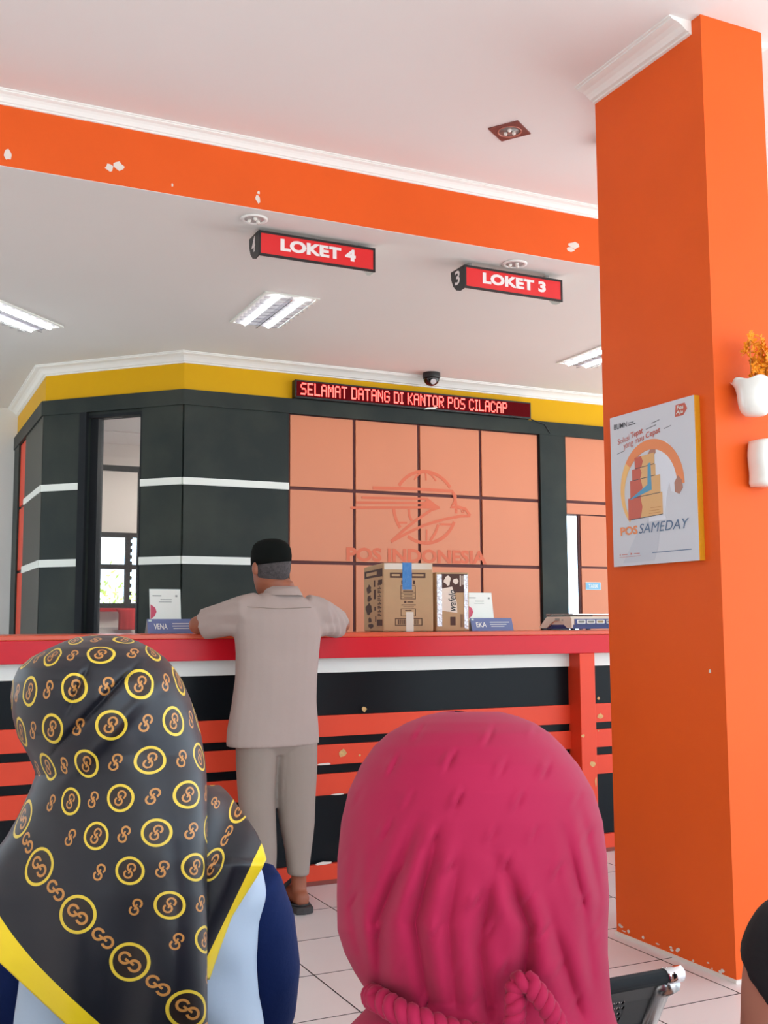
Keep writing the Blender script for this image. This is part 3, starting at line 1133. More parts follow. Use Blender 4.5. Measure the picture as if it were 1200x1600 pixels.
# the left one is turned with the angled wall
tA = Vector((1.052, 7.061)); tdir = Vector((-1, -1)).normalized(); tper = Vector((-1, 1)).normalized()
tc_ = tA + tdir * .35 + tper * .16
troffer((tc_.x, tc_.y, ZL), radians(135), .32, .70, 'lit fluorescent fitting set diagonally near the angled office wall')
troffer((3.3, 8.6, 2.900), 0, .60, 1.1, 'added unseen fluorescent fitting brightening the inner office', 'fill_office')  # added out of view, only to brighten the office interior
troffer((4.72, 6.20, ZL), 0, .345, .70, 'lit fluorescent ceiling fitting half hidden by the orange pillar')

# ------------------------------------------------------------------ things on the counter
def carton(org, ang, w, d, h, label, group=None):
    """org: front left bottom corner, ang: rotation, returns thing and local axes"""
    e1 = Vector((cos(ang), sin(ang), 0)); e2 = Vector((-sin(ang), cos(ang), 0))
    c = Vector(org) + e1 * w / 2 + e2 * d / 2
    t = thing('cardboard_box', c, label, 'box', 'parcels on the counter')
    mb = MB().obox(c + UZ * h / 2, e1 * w / 2, e2 * d / 2, UZ * h / 2)
    part('carton', mb, M['card'], t, bevel=.006)
    return t, e1, e2


CTZ = CT + .001
b0 = at_y(599, 986, 4.97); b0.z = CTZ
ANG = radians(-12)
bt, e1, e2 = carton(b0, ANG, .266, .46, .352, 'large brown cardboard carton with blue tape on its front')
zt_ = CTZ
fo_ = Vector((b0.x, b0.y, zt_))
pr = MB()
flat(pr, [rect(.036, .225, .275, .302)], fo_, e1, UZ, .0012)
for (a0, a1, c0, c1) in ((.092, .172, .165, .237), (.093, .172, .078, .118)):
    flat(pr, frame_polys(a0, a1, c0, c1, .003), fo_, e1, UZ, .0012)
flat(pr, [rect(.092, .172, .196, .198), rect(.092, .172, .180, .182), rect(.105, .160, .204, .209), rect(.110, .155, .187, .190), rect(.110, .155, .172, .175),
          rect(.110, .122, .146, .157), rect(.127, .160, .148, .153), rect(.096, .172, .134, .138), rect(.106, .162, .125, .128), rect(.116, .150, .106, .110)], fo_, e1, UZ, .0012)
flat(pr, frame_polys(.062, .206, .030, .068, .004), fo_, e1, UZ, .0012)
rr = random.Random(5)
x = .078
while x < .19:
    w_ = rr.choice((.002, .003, .005))
    flat(pr, [rect(x, x + w_, .037, .062)], fo_, e1, UZ, .0012)
    x += w_ + rr.choice((.003, .004))
flat(pr, [rect(.097, .107, .243, .263), rect(.158, .170, .243, .263)], fo_, e1, UZ, .0012)
part('print', pr, M['print_brown'], bt)
lt = MB()
flat(lt, [rect(.045, .088, .284, .294), rect(.155, .215, .284, .294)], fo_, e1, UZ, .0016)
part('print', lt, M['card'], bt)['kind'] = 'stuff'
part('blue_tape', flat(MB(), [rect(.102, .152, .215, .3535)], fo_, e1, UZ, .002), M['tape_blue'], bt)
part('blue_tape', MB().obox(fo_ + e1 * .127 + e2 * .03 + UZ * .3532, e1 * .025, e2 * .032, UZ * .0008), M['tape_blue'], bt)
part('clear_tape', flat(MB(), [rect(.120, .160, .0, .10)], fo_, e1, UZ, .0016), M['tape_clear'], bt)
part('clear_tape', flat(MB(), [rect(.006, .260, .318, .350)], fo_, e1, UZ, .0014), M['tape_clear'], bt)
# left face print
le = -e2
lo_ = fo_ + e2 * .46
ps = MB()
flat(ps, [rect(.02, .445, .285, .325)], lo_, le, UZ, .0012)
flat(ps, [chip_poly(.07, .045, 13, 3 + i) for i in range(0)], lo_, le, UZ)
for (cx_, cz_, rx_, rz_, sd) in ((.13, .225, .06, .028, 1), (.14, .175, .055, .022, 2), (.13, .12, .085, .035, 3), (.15, .06, .05, .016, 4), (.17, .028, .07, .014, 5)):
    flat(ps, [[(cx_ + a, cz_ + b) for a, b in chip_poly(rx_, rz_, 12, sd)]], lo_, le, UZ, .0012)
for k in range(9):
    flat(ps, [rect(.34, .42, .080 + .020 * k, .085 + .020 * k), rect(.34 + .03 * (k % 2), .39, .088 + .020 * k, .092 + .020 * k)], lo_, le, UZ, .0012)
flat(ps, [rect(.32, .44, .030, .062), rect(.28, .30, .05, .08), rect(.26, .29, .11, .13), rect(.25, .29, .17, .22), rect(.25, .28, .235, .27), rect(.35, .44, .245, .268)], lo_, le, UZ, .0012)
part('print', ps, M['print_brown'], bt)
part('print', flat(MB(), [rect(.07, .32, .297, .314)], lo_, le, UZ, .0017), M['card'], bt)

b1 = at_y(681.5, 985, 5.03); b1.z = CTZ
ANG2 = radians(-8)
bt2, e1, e2 = carton(b1, ANG2, .190, .22, .312, 'small brown carton strapped with shiny clear tape beside the large one')
fo_ = Vector((b1.x, b1.y, CTZ))
part('print', flat(MB(), [rect(.030, .180, .205, .304)], fo_, e1, UZ, .0012), M['print_brown'], bt2)
lp = MB()
flat(lp, [[(.066 + a, .268 + b) for a, b in chip_poly(.024, .030, 12, 21)], [(.113 + a, .266 + b) for a, b in chip_poly(.016, .018, 8, 22)],
          rect(.137, .143, .238, .296), rect(.148, .151, .245, .294), rect(.155, .158, .245, .294)], fo_, e1, UZ, .0016)
part('print', lp, M['paper2'], bt2)
part('label', flat(MB(), [[(.030, .108), (.120, .096), (.118, .150), (.104, .200), (.092, .236), (.032, .224)]], fo_, e1, UZ, .0020), M['paper2'], bt2)
wf = part('lettering', text_on('wafelo', fo_ + e1 * .112 + UZ * .106, UZ, -e1, .112, .042, lift=.003, bold=.012, shear=.25), M['black_plastic'], bt2)
wf['kind'] = 'stuff'
part('silver_tape', flat(MB(), [rect(.006, .034, .025, .300)], fo_, e1, UZ, .0026), M['tape_silver'], bt2)
part('silver_tape', flat(MB(), [rect(.160, .182, .012, .300)], fo_, e1, UZ, .0026), M['tape_silver'], bt2)
part('silver_tape', MB().obox(fo_ + e1 * .09 + e2 * .11 + UZ * .3135, e1 * .075, e2 * .03, UZ * .0008), M['tape_clear'], bt2)
part('print', flat(MB(), [rect(.140, .144, .02, .09), rect(.150, .153, .02, .09), rect(.08, .11, .03, .075)], fo_, e1, UZ, .0012), M['print_brown'], bt2)


def nameplate(xl, xr, y, name, label):
    """folded card name plate leaning back"""
    t = thing('name_plate', ((xl + xr) / 2, y, CTZ), label, 'name plate', 'blue name plates on the counter')
    h, back = .068, .022
    w = xr - xl
    upv = Vector((0, back, h)).normalized()
    ln = math.hypot(back, h)
    part('card', MB().prism([(0, 0), (.0024, 0), (back + .0022, h), (back, h)], (xl, y, CTZ), UY, UZ, (w, 0, 0)), M['slate_blue'], t)
    part('foot', MB().prism([(back, h), (back + .0024, h), (.062, 0), (.0590, 0)], (xl, y, CTZ), UY, UZ, (w, 0, 0)), M['acrylic'], t)
    part('lettering', text_on(name, Vector((xl + .030, y, CTZ)) + upv * .020, UX, upv, .064, .028, bold=.012), M['paper'], t)
    lines = MB()
    flat(lines, [rect(.118, w - .02, .046, .0495), rect(.118, w - .04, .034, .0375), rect(.122, w - .055, .023, .0262)], (xl, y, CTZ), UX, upv, .0014)
    part('print', lines, M['paper'], t)
    part('print', flat(MB(), [rect(.006, .020, .058, .068)], (xl, y, CTZ), UX, upv, .0014), mat('mint', (190, 214, 206), .5), t)
    return t


def qrstand(xl, xr, z1, y, label):
    t = thing('payment_stand', ((xl + xr) / 2, y, CTZ), label, 'card stand', 'white payment cards in acrylic stands')
    h = z1 - CTZ
    w = xr - xl
    lean = .035
    upv = Vector((0, lean, h)).normalized()
    o_ = Vector((xl, y, CTZ))
    part('card', MB().prism([(0, 0), (.004, 0), (lean + .004, h), (lean, h)], o_, UY, UZ, (w, 0, 0)), M['paper'], t)
    part('acrylic_edge', MB().prism([(.0045, 0), (.0065, 0), (lean + .0065, h + .003), (lean + .0045, h + .003)], o_ - UX * .002, UY, UZ, (w + .005, 0, 0)), M['acrylic'], t)
    part('foot', MB().box(xl, xr, y + .005, y + .075, CTZ, CTZ + .003), M['acrylic'], t)
    part('print', flat(MB(), [[(0, .068), (.020, .082), (.030, .104), (.024, .124), (.002, .140)]], o_, UX, upv, .0012), M['magenta'], t)
    pm = MB()
    flat(pm, [rect(.012, .055, .180, .1845), rect(.05, .105, .162, .1655), rect(.042, .104, .150, .153), rect(w - .024, w - .014, .176, .186)], o_, UX, upv, .0012)
    part('print', pm, M['grey_print'], t)
    return t


nameplate(1.164, 1.440, 5.02, 'VENA', 'slate blue name plate reading VENA under the man\'s left elbow')
nameplate(2.909, 3.170, 5.02, 'EKA', 'slate blue name plate reading EKA beside the small carton')
qrstand(1.196, 1.343, 1.392, 5.10, 'white payment card stand behind the VENA name plate')
qrstand(2.942, 3.100, 1.389, 5.10, 'white payment card stand behind the EKA name plate')

# digital scale
sc0 = Vector((3.552, 5.02, CTZ))
st = thing('digital_scale', (sc0.x + .16, sc0.y + .15, CTZ), 'beige and navy digital weighing scale on the counter beside the pillar', 'scale')
# side profile in (y, z), with an arch cut out of the cover
arch = [(.045 + .20 * i / 10, .012 + .042 * sin(pi * i / 10)) for i in range(11)]
prof = [(0, .012), (0.0, .062), (.012, .076), (.245, .076), (.318, .018), (.318, .010), (.262, .010)] + [(a, b) for a, b in reversed(arch)] + [(.03, .010)]
sb = MB()
for xx in (0, .330):
    sb.prism(prof, sc0 + UX * xx, UY, UZ, (.010, 0, 0))
part('cover', sb, M['beige'], st)
part('cover', MB().prism([(.012, .030), (.0, .030), (.0, .062), (.012, .076), (.245, .076), (.30, .034), (.30, .030)], sc0 + UX * .010, UY, UZ, (.320, 0, 0)), M['beige'], st)
part('base', MB().box(sc0.x + .012, sc0.x + .328, sc0.y + .006, sc0.y + .30, CTZ + .006, CTZ + .032), M['navy_plastic'], st)
part('display_band', flat(MB(), [rect(.020, .334, .030, .062)], sc0, UX, UZ, .0015), M['navy_plastic'], st)
for k, (x0, mt) in enumerate(((.038, 'lcd'), (.104, 'lcd'), (.170, 'lcd2'), (.24, 'lcd'))):
    dsp = part('display', flat(MB(), [rect(x0, x0 + .055, .036, .057)], sc0, UX, UZ, .004, .003), M['paper'], st)
    part('lcd', flat(MB(), [rect(x0 + .006, x0 + .049, .040, .053)], sc0, UX, UZ, .005, .002), M[mt], dsp)
part('platform', MB().box(sc0.x + .02, sc0.x + .33, sc0.y + .015, sc0.y + .285, CTZ + .082, CTZ + .092), M['metal'], st, bevel=.003)
part('support', MB().box(sc0.x + .12, sc0.x + .22, sc0.y + .10, sc0.y + .2, CTZ + .074, CTZ + .084), M['black_plastic'], st)
for xx in (.03, .31):
    for yy in (.03, .27):
        part('foot', MB().cyl(sc0 + Vector((xx, yy, 0)), sc0 + Vector((xx, yy, .010)), .014, 14), M['black_plastic'], st)
part('print', flat(MB(), [rect(.10, .145, .052, .066), rect(.165, .180, .052, .060)], sc0 + UY * .26, (0, -1, 0), UZ, .0012), M['grey_print'], st)

# ------------------------------------------------------------------ poster on the pillar
PXF, PYL, PYR, PZ0, PZ1 = 2.679, 3.487, 2.991, 1.446, 2.051
po = thing('advert_poster', (2.69, (PYL + PYR) / 2, PZ0), 'white courier advert poster board with gold edge on the orange pillar', 'poster')
part('board', MB().box(PXF + .001, PX0 - .0005, PYR, PYL, PZ0, PZ1), M['gold'], po)
part('sheet', MB().box(PXF, PXF + .002, PYR + .001, PYL, PZ0, PZ1), M['poster'], po)
PO = Vector((PXF, PYL, PZ0))
pu, pv = Vector((0, -1, 0)), UZ
pw_, ph_ = PYL - PYR, PZ1 - PZ0


def pp(polys, m, name='print', lift=.001):
    mb = MB()
    flat(mb, [[(a * pw_, b * ph_) for a, b in p] for p in polys], PO, pu, pv, lift)
    return part(name, mb, M[m] if isinstance(m, str) else m, po)


def pt(s, a, b, wa, hb, m, rot=0.0, lift=.0016, **kw):
    u_ = pu * cos(rot) + pv * sin(rot)
    v_ = -pu * sin(rot) + pv * cos(rot)
    return part('lettering', text_on(s, PO + pu * a * pw_ + pv * b * ph_, u_, v_, wa * pw_, hb * ph_, lift=lift, **kw), m, po)


c_shirt = mat('print_pale_shirt', (222, 224, 232), .4)
c_or = mat('print_orange', (232, 136, 78), .4)
c_or2 = mat('print_amber', (240, 186, 110), .4)
c_bx = mat('print_tan', (222, 172, 112), .4)
c_bx2 = mat('print_tan_dark', (204, 146, 84), .4)
c_rd = mat('print_brick', (198, 88, 66), .4)
c_bl = mat('print_blue', (78, 150, 186), .4)
c_dk = mat('print_ink', (52, 52, 60), .4)
c_nb = mat('print_steel_blue', (84, 108, 140), .4)
c_sk = mat('print_skin', (176, 120, 98), .4)
pp([[(.50, .74), (.56, .775), (.68, .76), (.78, .68), (.83, .56), (.84, .50), (.78, .42), (.72, .44), (.70, .50), (.66, .40), (.64, .30), (.66, .27), (.45, .27), (.48, .45)]], c_shirt, lift=.0006)
pp([[(.46, .70), (.52, .755), (.56, .75), (.555, .70), (.52, .68)]], c_sk, lift=.0008)
pp([[(.12, .02), (.3, .2), (.44, .28), (.60, .28), (.55, .10), (.5, .02)]], mat('print_haze', (196, 198, 206), .4), lift=.0005)
cxA, cyA, RA = .485, .478 * ph_ / pw_, .345
seg = []
N = 44
for i in range(N):
    def pnt(k, r):
        t = radians(222 - (222 - 0) * k / N)
        return (cxA + r * cos(t), (cyA + r * sin(t)) * pw_ / ph_)
    wd0 = .012 + .028 * min(1, i / N * 2.2)
    wd1 = .012 + .028 * min(1, (i + 1) / N * 2.2)
    seg.append([pnt(i, RA + wd0), pnt(i + 1, RA + wd1), pnt(i + 1, RA - wd1), pnt(i, RA - wd0)])
pp(seg[:16], c_or2, lift=.0012)
pp(seg[16:], c_or, lift=.0012)
pp([[(.765, .43), (.76, .49), (.80, .53), (.84, .50), (.85, .45), (.81, .415)]], c_sk, lift=.0018)
for (a0, a1, b0_, b1_) in ((.210, .620, .298, .436), (.240, .600, .436, .548), (.268, .548, .550, .620), (.305, .540, .624, .694)):
    sk = .010
    pp([[(a0, b0_), (a1, b0_ + sk), (a1, b1_ + sk), (a0, b1_)]], c_bx, lift=.0020)
    am = a0 + (a1 - a0) * .42
    pp([[(a0, b0_), (am - .02, b0_ + sk * .4), (am, (b0_ + b1_) / 2 + sk * .4), (am - .02, b1_ + sk * .4), (a0, b1_)]], c_rd, lift=.0024)
    pp([[(a0, b0_ - .004), (a1, b0_ - .004 + sk), (a1, b0_ + sk), (a0, b0_)]], c_dk, lift=.0025)
pp([rect(.46, .595, .318, .323), rect(.46, .58, .334, .339), rect(.48, .60, .352, .357)], c_bx2, lift=.0025)
pp([[(.450, .475), (.500, .47), (.494, .645), (.462, .640)]], c_bl, lift=.0028)
pp([[(.235, .425), (.500, .470), (.490, .500), (.448, .505), (.26, .438)]], c_bl, lift=.0031)
pt('BUMN', .055, .912, .165, .036, c_dk, bold=.005)
pp([rect(.235, .30, .932, .937), rect(.235, .32, .918, .923)], c_dk)
pp([[(.790, .895), (.880, .893), (.925, .93), (.900, .968), (.800, .968)]], c_rd)
pt('Pos', .815, .932, .075, .028, M['paper'], lift=.003, bold=.02, shear=.15)
pt('Aja', .805, .902, .080, .026, M['paper'], lift=.003, bold=.02, shear=.15)
RT = radians(8)
pt('Solusi', .098, .806, .155, .036, c_rd, RT, shear=.15)
pt('Tepat', .270, .817, .150, .050, c_rd, RT, bold=.02, shear=.15)
pt('yang mau', .170, .756, .262, .040, c_rd, RT, shear=.15)
pt('Cepat', .450, .792, .175, .050, c_rd, RT, bold=.012, shear=.15)
for (a_, b_, l_) in ((.085, .745, .09), (.45, .862, .12), (.52, .892, .09), (.66, .838, .08)):
    pp([[(a_, b_), (a_ + l_, b_ + l_ * .14 * pw_ / ph_), (a_ + l_, b_ + l_ * .14 * pw_ / ph_ + .003), (a_, b_ + .003)]], c_dk)
pt('POS', .100, .200, .215, .056, c_or, bold=.035)
pt('SAMEDAY', .330, .200, .575, .062, c_nb, shear=.25)
pp([[(.08, .075), (.09, .068), (.09, .082)], [(.22, .068), (.24, .076), (.22, .084)], rect(.11, .18, .073, .077), rect(.26, .33, .073, .077), rect(.075, .34, .058, .060)], c_rd)
pp([rect(.48, .92, .068, .073)], c_nb)

# ------------------------------------------------------------------ wall vases and flowers
def vase_bell():
    cxv = at_y(1178, 640, PY0 - .075)
    c = Vector((cxv.x, PY0 - .082, 1.952))
    t = thing('wall_vase', c, 'white ceramic bell shaped wall vase with scalloped rim on the pillar', 'vase')
    pr_ = [(.010, 0), (.034, .004), (.048, .016), (.056, .034), (.060, .060), (.062, .085), (.066, .105), (.076, .122), (.082, .130), (.078, .131), (.062, .112), (.056, .085), (.052, .04), (.01, .02)]

    def arc(tt, k):
        w_ = max(0, 1 - abs(k - 8.5 / 13) * 4.5)
        return (.004 * w_ * cos(6 * tt), .006 * w_ * cos(6 * tt))
    part('body', MB().lathe(pr_, c, 48, arc), M['ceramic'], t, True)
    part('hook', MB().box(c.x - .008, c.x + .008, PY0 - .035, PY0, c.z + .09, c.z + .105), M['metal'], t)
    return c


vc = vase_bell()


def vase_wavy():
    c = Vector((at_y(1196, 730, PY0 - .05).x, PY0 - .055, 1.708))
    t = thing('wall_vase', c, 'plain white wavy sided wall vase under the bell shaped one', 'vase')
    rs = []
    for i in range(13):
        k = i / 12
        w_ = .064 - .010 * k + .005 * sin(k * 2 * pi + 3.4)
        if i == 0:
            w_ -= .012
        d_ = .052
        ring = []
        for j in range(32):
            a = 2 * pi * j / 32
            ex = 3.0
            ca, sa = cos(a), sin(a)
            ring.append(c + Vector((w_ * abs(ca) ** (2 / ex) * (1 if ca > 0 else -1), d_ * abs(sa) ** (2 / ex) * (1 if sa > 0 else -1), .165 * k)))
        rs.append(ring)
    inner = [[c + (p - c) * .88 + UZ * (.165 * .12) for p in rs[-1]]]
    for p in inner[0]:
        p.z = c.z + .165
    low = [Vector((p.x, p.y, c.z + .05)) for p in inner[0]]
    rs += inner + [low]
    part('body', MB().rings(rs), M['ceramic'], t, True)
    part('print', flat(MB(), [[(.0 + a, .11 + b) for a, b in chip_poly(.012, .012, 9, 5)]], c + Vector((.0, -.052, 0)), UX, UZ, .002), M['grey_print'], t)


vase_wavy()
fl_ = thing('flower_spray', vc + Vector((0, 0, .021)), 'spray of orange artificial orchids in the bell shaped vase', 'flowers')
rr = random.Random(9)
for (dx, dy, hh) in ((-.022, -.01, .20), (.022, -.02, .155), (.05, .0, .18)):
    base = vc + Vector((dx * .3, 0, .024))
    tip = vc + Vector((dx, dy, .11 + hh))
    mid = (base + tip) / 2 + Vector((dx * .2, 0, 0))
    part('stem', MB().tube([base, mid, tip], .0022, 6), M['stem'], fl_, True)
    for k in range(15):
        s = .36 + .64 * k / 15
        p = base.lerp(tip, s) + Vector((rr.uniform(-.020, .020), rr.uniform(-.020, .014), rr.uniform(-.006, .006)))
        fm = MB()
        ax = Vector((rr.uniform(-1, 1), rr.uniform(-1.2, .2), rr.uniform(-.3, .8))).normalized()
        a = ax.orthogonal().normalized()
        b = ax.cross(a)
        R_ = .021 * (1.15 - .4 * s * rr.random())
        for q in range(5):
            th = 2 * pi * q / 5 + rr.random() * .4
            dq = a * cos(th) + b * sin(th)
            sd = ax.cross(dq)
            v0 = p
            pts = [p, p + dq * R_ * .55 + sd * R_ * .36 + ax * R_ * .2, p + dq * R_ * 1.0 + sd * R_ * .20 + ax * R_ * .55, p + dq * R_ * 1.1 + ax * R_ * .30,
                   p + dq * R_ * 1.0 - sd * R_ * .20 + ax * R_ * .55, p + dq * R_ * .55 - sd * R_ * .36 + ax * R_ * .2]
            fm.add(pts, [(0, 1, 2, 3), (0, 3, 4, 5)])
        fm.ell(p + ax * R_ * .2, (R_ * .22,) * 3, 6, 4)
        part('blossom', fm, M['petal'], fl_)


# ------------------------------------------------------------------ people
def ering(c, ax, ay, n=24, ex=2.0):
    c, ax, ay = Vector(c), Vector(ax), Vector(ay)
    out = []
    for j in range(n):
        t = 2 * pi * j / n
        ca, sa = cos(t), sin(t)
        out.append(c + ax * (abs(ca) ** (2 / ex) * (1 if ca >= 0 else -1)) + ay * (abs(sa) ** (2 / ex) * (1 if sa >= 0 else -1)))
    return out


def rowloft(rows, wv=UX, dv=UY, n=24, ex=2.2):
    """rows: (centre, half width, half depth)"""
    return MB().rings([ering(c, wv * w, dv * d, n, ex) for c, w, d in rows])


def px_rows(rows, Y, n=24, ex=2.2, grow=0.0):
    """rows: (y, xl, xr, half depth, depth offset) traced on the plane at distance Y"""
    out = []
    for (y, xl, xr, d, off) in rows:
        a, b = at_y(xl, y, Y), at_y(xr, y, Y)
        c = (a + b) / 2
        c.y = Y + off
        out.append((c, (b - a).length / 2 + grow, d + grow))
    return rowloft(out, n=n, ex=ex)


def hand(wrist, fdir, pup, s, size=1.0):
    """palm, four fingers, thumb; fdir: finger direction, pup: back of the hand, s: thumb side sign"""
    wrist, fdir, pup = Vector(wrist), Vector(fdir).normalized(), Vector(pup).normalized()
    sd = fdir.cross(pup).normalized() * s
    out = []
    k = size
    out.append(MB().rings([ering(wrist + fdir * a * k, sd * w * k, pup * h * k, 14, 2.4) for a, w, h in
                           ((-.01, .028, .02), (.02, .034, .018), (.06, .041, .016), (.092, .040, .013))]))
    for i, ln in enumerate((.068, .076, .070, .054)):
        b = wrist + fdir * .085 * k + sd * (.030 - .0205 * i) * k
        p1 = b + fdir * ln * .45 * k + pup * .004 * k
        p2 = b + fdir * ln * .80 * k - pup * .008 * k
        p3 = b + fdir * ln * k - pup * .018 * k
        out.append(MB().tube([b - fdir * .02 * k, b, p1, p2, p3], [.0095 * k, .0095 * k, .009 * k, .0082 * k, .006 * k], 9))
    b = wrist + fdir * .025 * k + sd * .028 * k
    out.append(MB().tube([b - sd * .01, b + (fdir * .028 + sd * .020) * k, b + (fdir * .055 + sd * .028) * k, b + (fdir * .075 + sd * .026) * k], [.013 * k, .012 * k, .0105 * k, .007 * k], 9))
    return out


def head_vol(c, face, hw=.073, hd=.093, hh=.115):
    """skull, jaw, nose, brow, lips and ears round centre c, looking along face"""
    face = Vector((face[0], face[1], 0)).normalized()
    side = Vector((face.y, -face.x, 0))
    c = Vector(c)
    rows = []
    for z, w, d, o in ((-1.0, .30, .30, .30), (-.94, .52, .46, .28), (-.80, .68, .62, .20), (-.55, .84, .80, .08), (-.2, .95, .94, .0), (.1, 1.0, 1.0, -.02),
                       (.4, .98, .98, -.03), (.68, .84, .85, -.03), (.86, .62, .62, -.02), (.97, .32, .32, -.02)):
        rows.append(ering(c + UZ * hh * z + face * hd * o, side * hw * w, face * hd * d, 24, 2.15))
    out = [MB().rings(rows)]
    out.append(MB().tube([c + face * hd * .92 + UZ * hh * .12, c + face * hd * 1.12 - UZ * hh * .18, c + face * hd * .95 - UZ * hh * .27], [.009, .013, .011], 9))
    for s in (-1, 1):
        out.append(MB().tube([c + face * hd * .86 + side * s * .014 + UZ * hh * .20, c + face * hd * .76 + side * s * .045 + UZ * hh * .18], [.011, .008], 8))
        e = c + side * s * hw * 1.02 - UZ * .006 - face * .004
        out.append(MB().rings([ering(e + side * s * a, face * w, UZ * h, 12) for a, w, h in ((-.012, .012, .022), (.004, .017, .030), (.012, .016, .029), (.016, .008, .018))]))
    out.append(MB().tube([c + face * hd * .90 + side * -.02 - UZ * hh * .50, c + face * hd * 1.0 - UZ * hh * .50, c + face * hd * .90 + side * .02 - UZ * hh * .50], [.006, .009, .006], 8))
    return out


def eyes(c, face, parent, hw=.073, hd=.093, hh=.115):
    face = Vector((face[0], face[1], 0)).normalized()
    side = Vector((face.y, -face.x, 0))
    for s in (-1, 1):
        e = Vector(c) + face * hd * .80 + side * s * .030 + UZ * .004
        part('eye', MB().ell(e, (.0125,) * 3, 12, 8), M['eye'], parent, True)
        part('eyebrow', MB().tube([e + face * .012 + side * s * -.014 + UZ * .018, e + face * .010 + UZ * .023, e + face * .002 + side * s * .018 + UZ * .017], .0028, 6), M['darkhair'], parent, True)


def person(loc, label):
    return thing('person', loc, label, 'person')


def body_part(name, mbs, voxel, m, parent, it=6, label=None):
    me = remesh(mbs, name, voxel, it, wloc(parent))
    o = link(name, me, m, parent)
    if label:
        o['label'] = label
    return o


# ---- man at the counter
YM = 4.46
mp = person((1.60, YM, 0), 'man in taupe shirt and trousers with black cap leaning on the counter')
sh_rows = [(927, 408, 463, .060, .0), (933, 396, 474, .075, .0), (940, 382, 486, .085, .0), (950, 371, 496, .098, .0), (966, 366, 500, .108, 0),
           (990, 368, 500, .115, .005), (1020, 371, 497, .116, .01), (1060, 371, 494, .116, .01), (1100, 366, 494, .120, .01), (1140, 359, 496, .124, .01), (1164, 357, 497, .126, .01)]
shl = Vector((1.455, YM, 1.285)); shr = Vector((1.792, YM, 1.280))
ell_ = at_y(309, 983, 4.665); elr = at_y(534, 983, 4.665)
ell_.z = max(ell_.z, 1.222); elr.z = max(elr.z, 1.222)
wrl = Vector((1.50, 4.95, CT + .036)); wrr = Vector((1.76, 4.97, CT + .036))
hc = at_y(423, 884, YM + .03)
hc.z -= .008
face_dir = Vector((-.22, 1, 0))
mbs = head_vol(hc, face_dir, .076, .096, .122)
mbs.append(MB().tube([hc - UZ * .06 - Vector((0, .012, 0)), Vector((1.622, YM + .005, 1.385)), Vector((1.622, YM, 1.31))], [.056, .058, .070], 18))
mbs.append(px_rows([(r[0], r[1], r[2], r[3] - .012, r[4]) for r in sh_rows], YM, grow=-.012))
for sh_, el, wr, s in ((shl, ell_, wrl, 1), (shr, elr, wrr, -1)):
    mbs.append(MB().tube([sh_, sh_.lerp(el, .5), el], [.052, .046, .039], 14))
    mbs.append(MB().ell(el, (.041, .041, .041), 14, 8))
    mbs.append(MB().tube([el, el.lerp(wr, .35), el.lerp(wr, .8), wr], [.038, .040, .031, .026], 14))
    fd = Vector((.45 * s, .9, 0))
    mbs += hand(wr, fd, UZ, s, .95)
legL = [(1150, 372, 436, .105, .01), (1200, 373, 431, .095, .01), (1250, 375, 430, .082, .01), (1300, 378, 429, .072, .0), (1340, 384, 429, .066, .0), (1378, 390, 428, .062, .0)]
legR = [(1150, 424, 494, .105, .01), (1200, 431, 494, .095, .01), (1240, 433, 493, .085, .01), (1285, 438, 490, .074, .0), (1325, 446, 485, .066, .0), (1366, 452, 481, .060, .0)]
for lg_, fx in ((legL, 409), (legR, 467)):
    mbs.append(px_rows([(r[0], r[1], r[2], r[3] - .014, r[4]) for r in lg_], YM, grow=-.014))
    an = at_y(fx, 1372, YM)
    mbs.append(MB().tube([at_y(fx, 1300, YM), an, Vector((an.x, YM, .055))], [.044, .033, .034], 14))
    hx = an.x
    mbs.append(MB().rings([ering((hx, YM + a, zc), UX * w, UZ * h, 16, 2.3) for a, zc, w, h in
                           ((-.062, .052, .016, .018), (-.050, .054, .030, .030), (-.015, .062, .034, .040), (.05, .062, .038, .040), (.11, .050, .044, .028), (.165, .044, .046, .020), (.19, .040, .036, .014))]))
    for k in range(5):
        tx = hx + (.034 - .017 * k) * (1 if fx < 440 else -1)
        mbs.append(MB().tube([(tx, YM + .17, .040), (tx, YM + .200 - .006 * k, .042), (tx, YM + .212 - .009 * k, .036)], [.011, .010 if k else .013, .007], 8))
ob = body_part('body', mbs, .0055, M['skin'], mp, 5)
eyes(hc, face_dir, mp, .076, .096, .122)

# shirt with wide short sleeves
sm_ = [px_rows(sh_rows, YM)]
sm_.append(MB().tube([shl + Vector((.06, 0, .015)), shl, shl.lerp(ell_, .45), shl.lerp(ell_, .84)], [.066, .068, .066, .062], 18))
sm_.append(MB().tube([shr + Vector((-.06, 0, .015)), shr, shr.lerp(elr, .45), shr.lerp(elr, .82)], [.064, .066, .062, .058], 18))
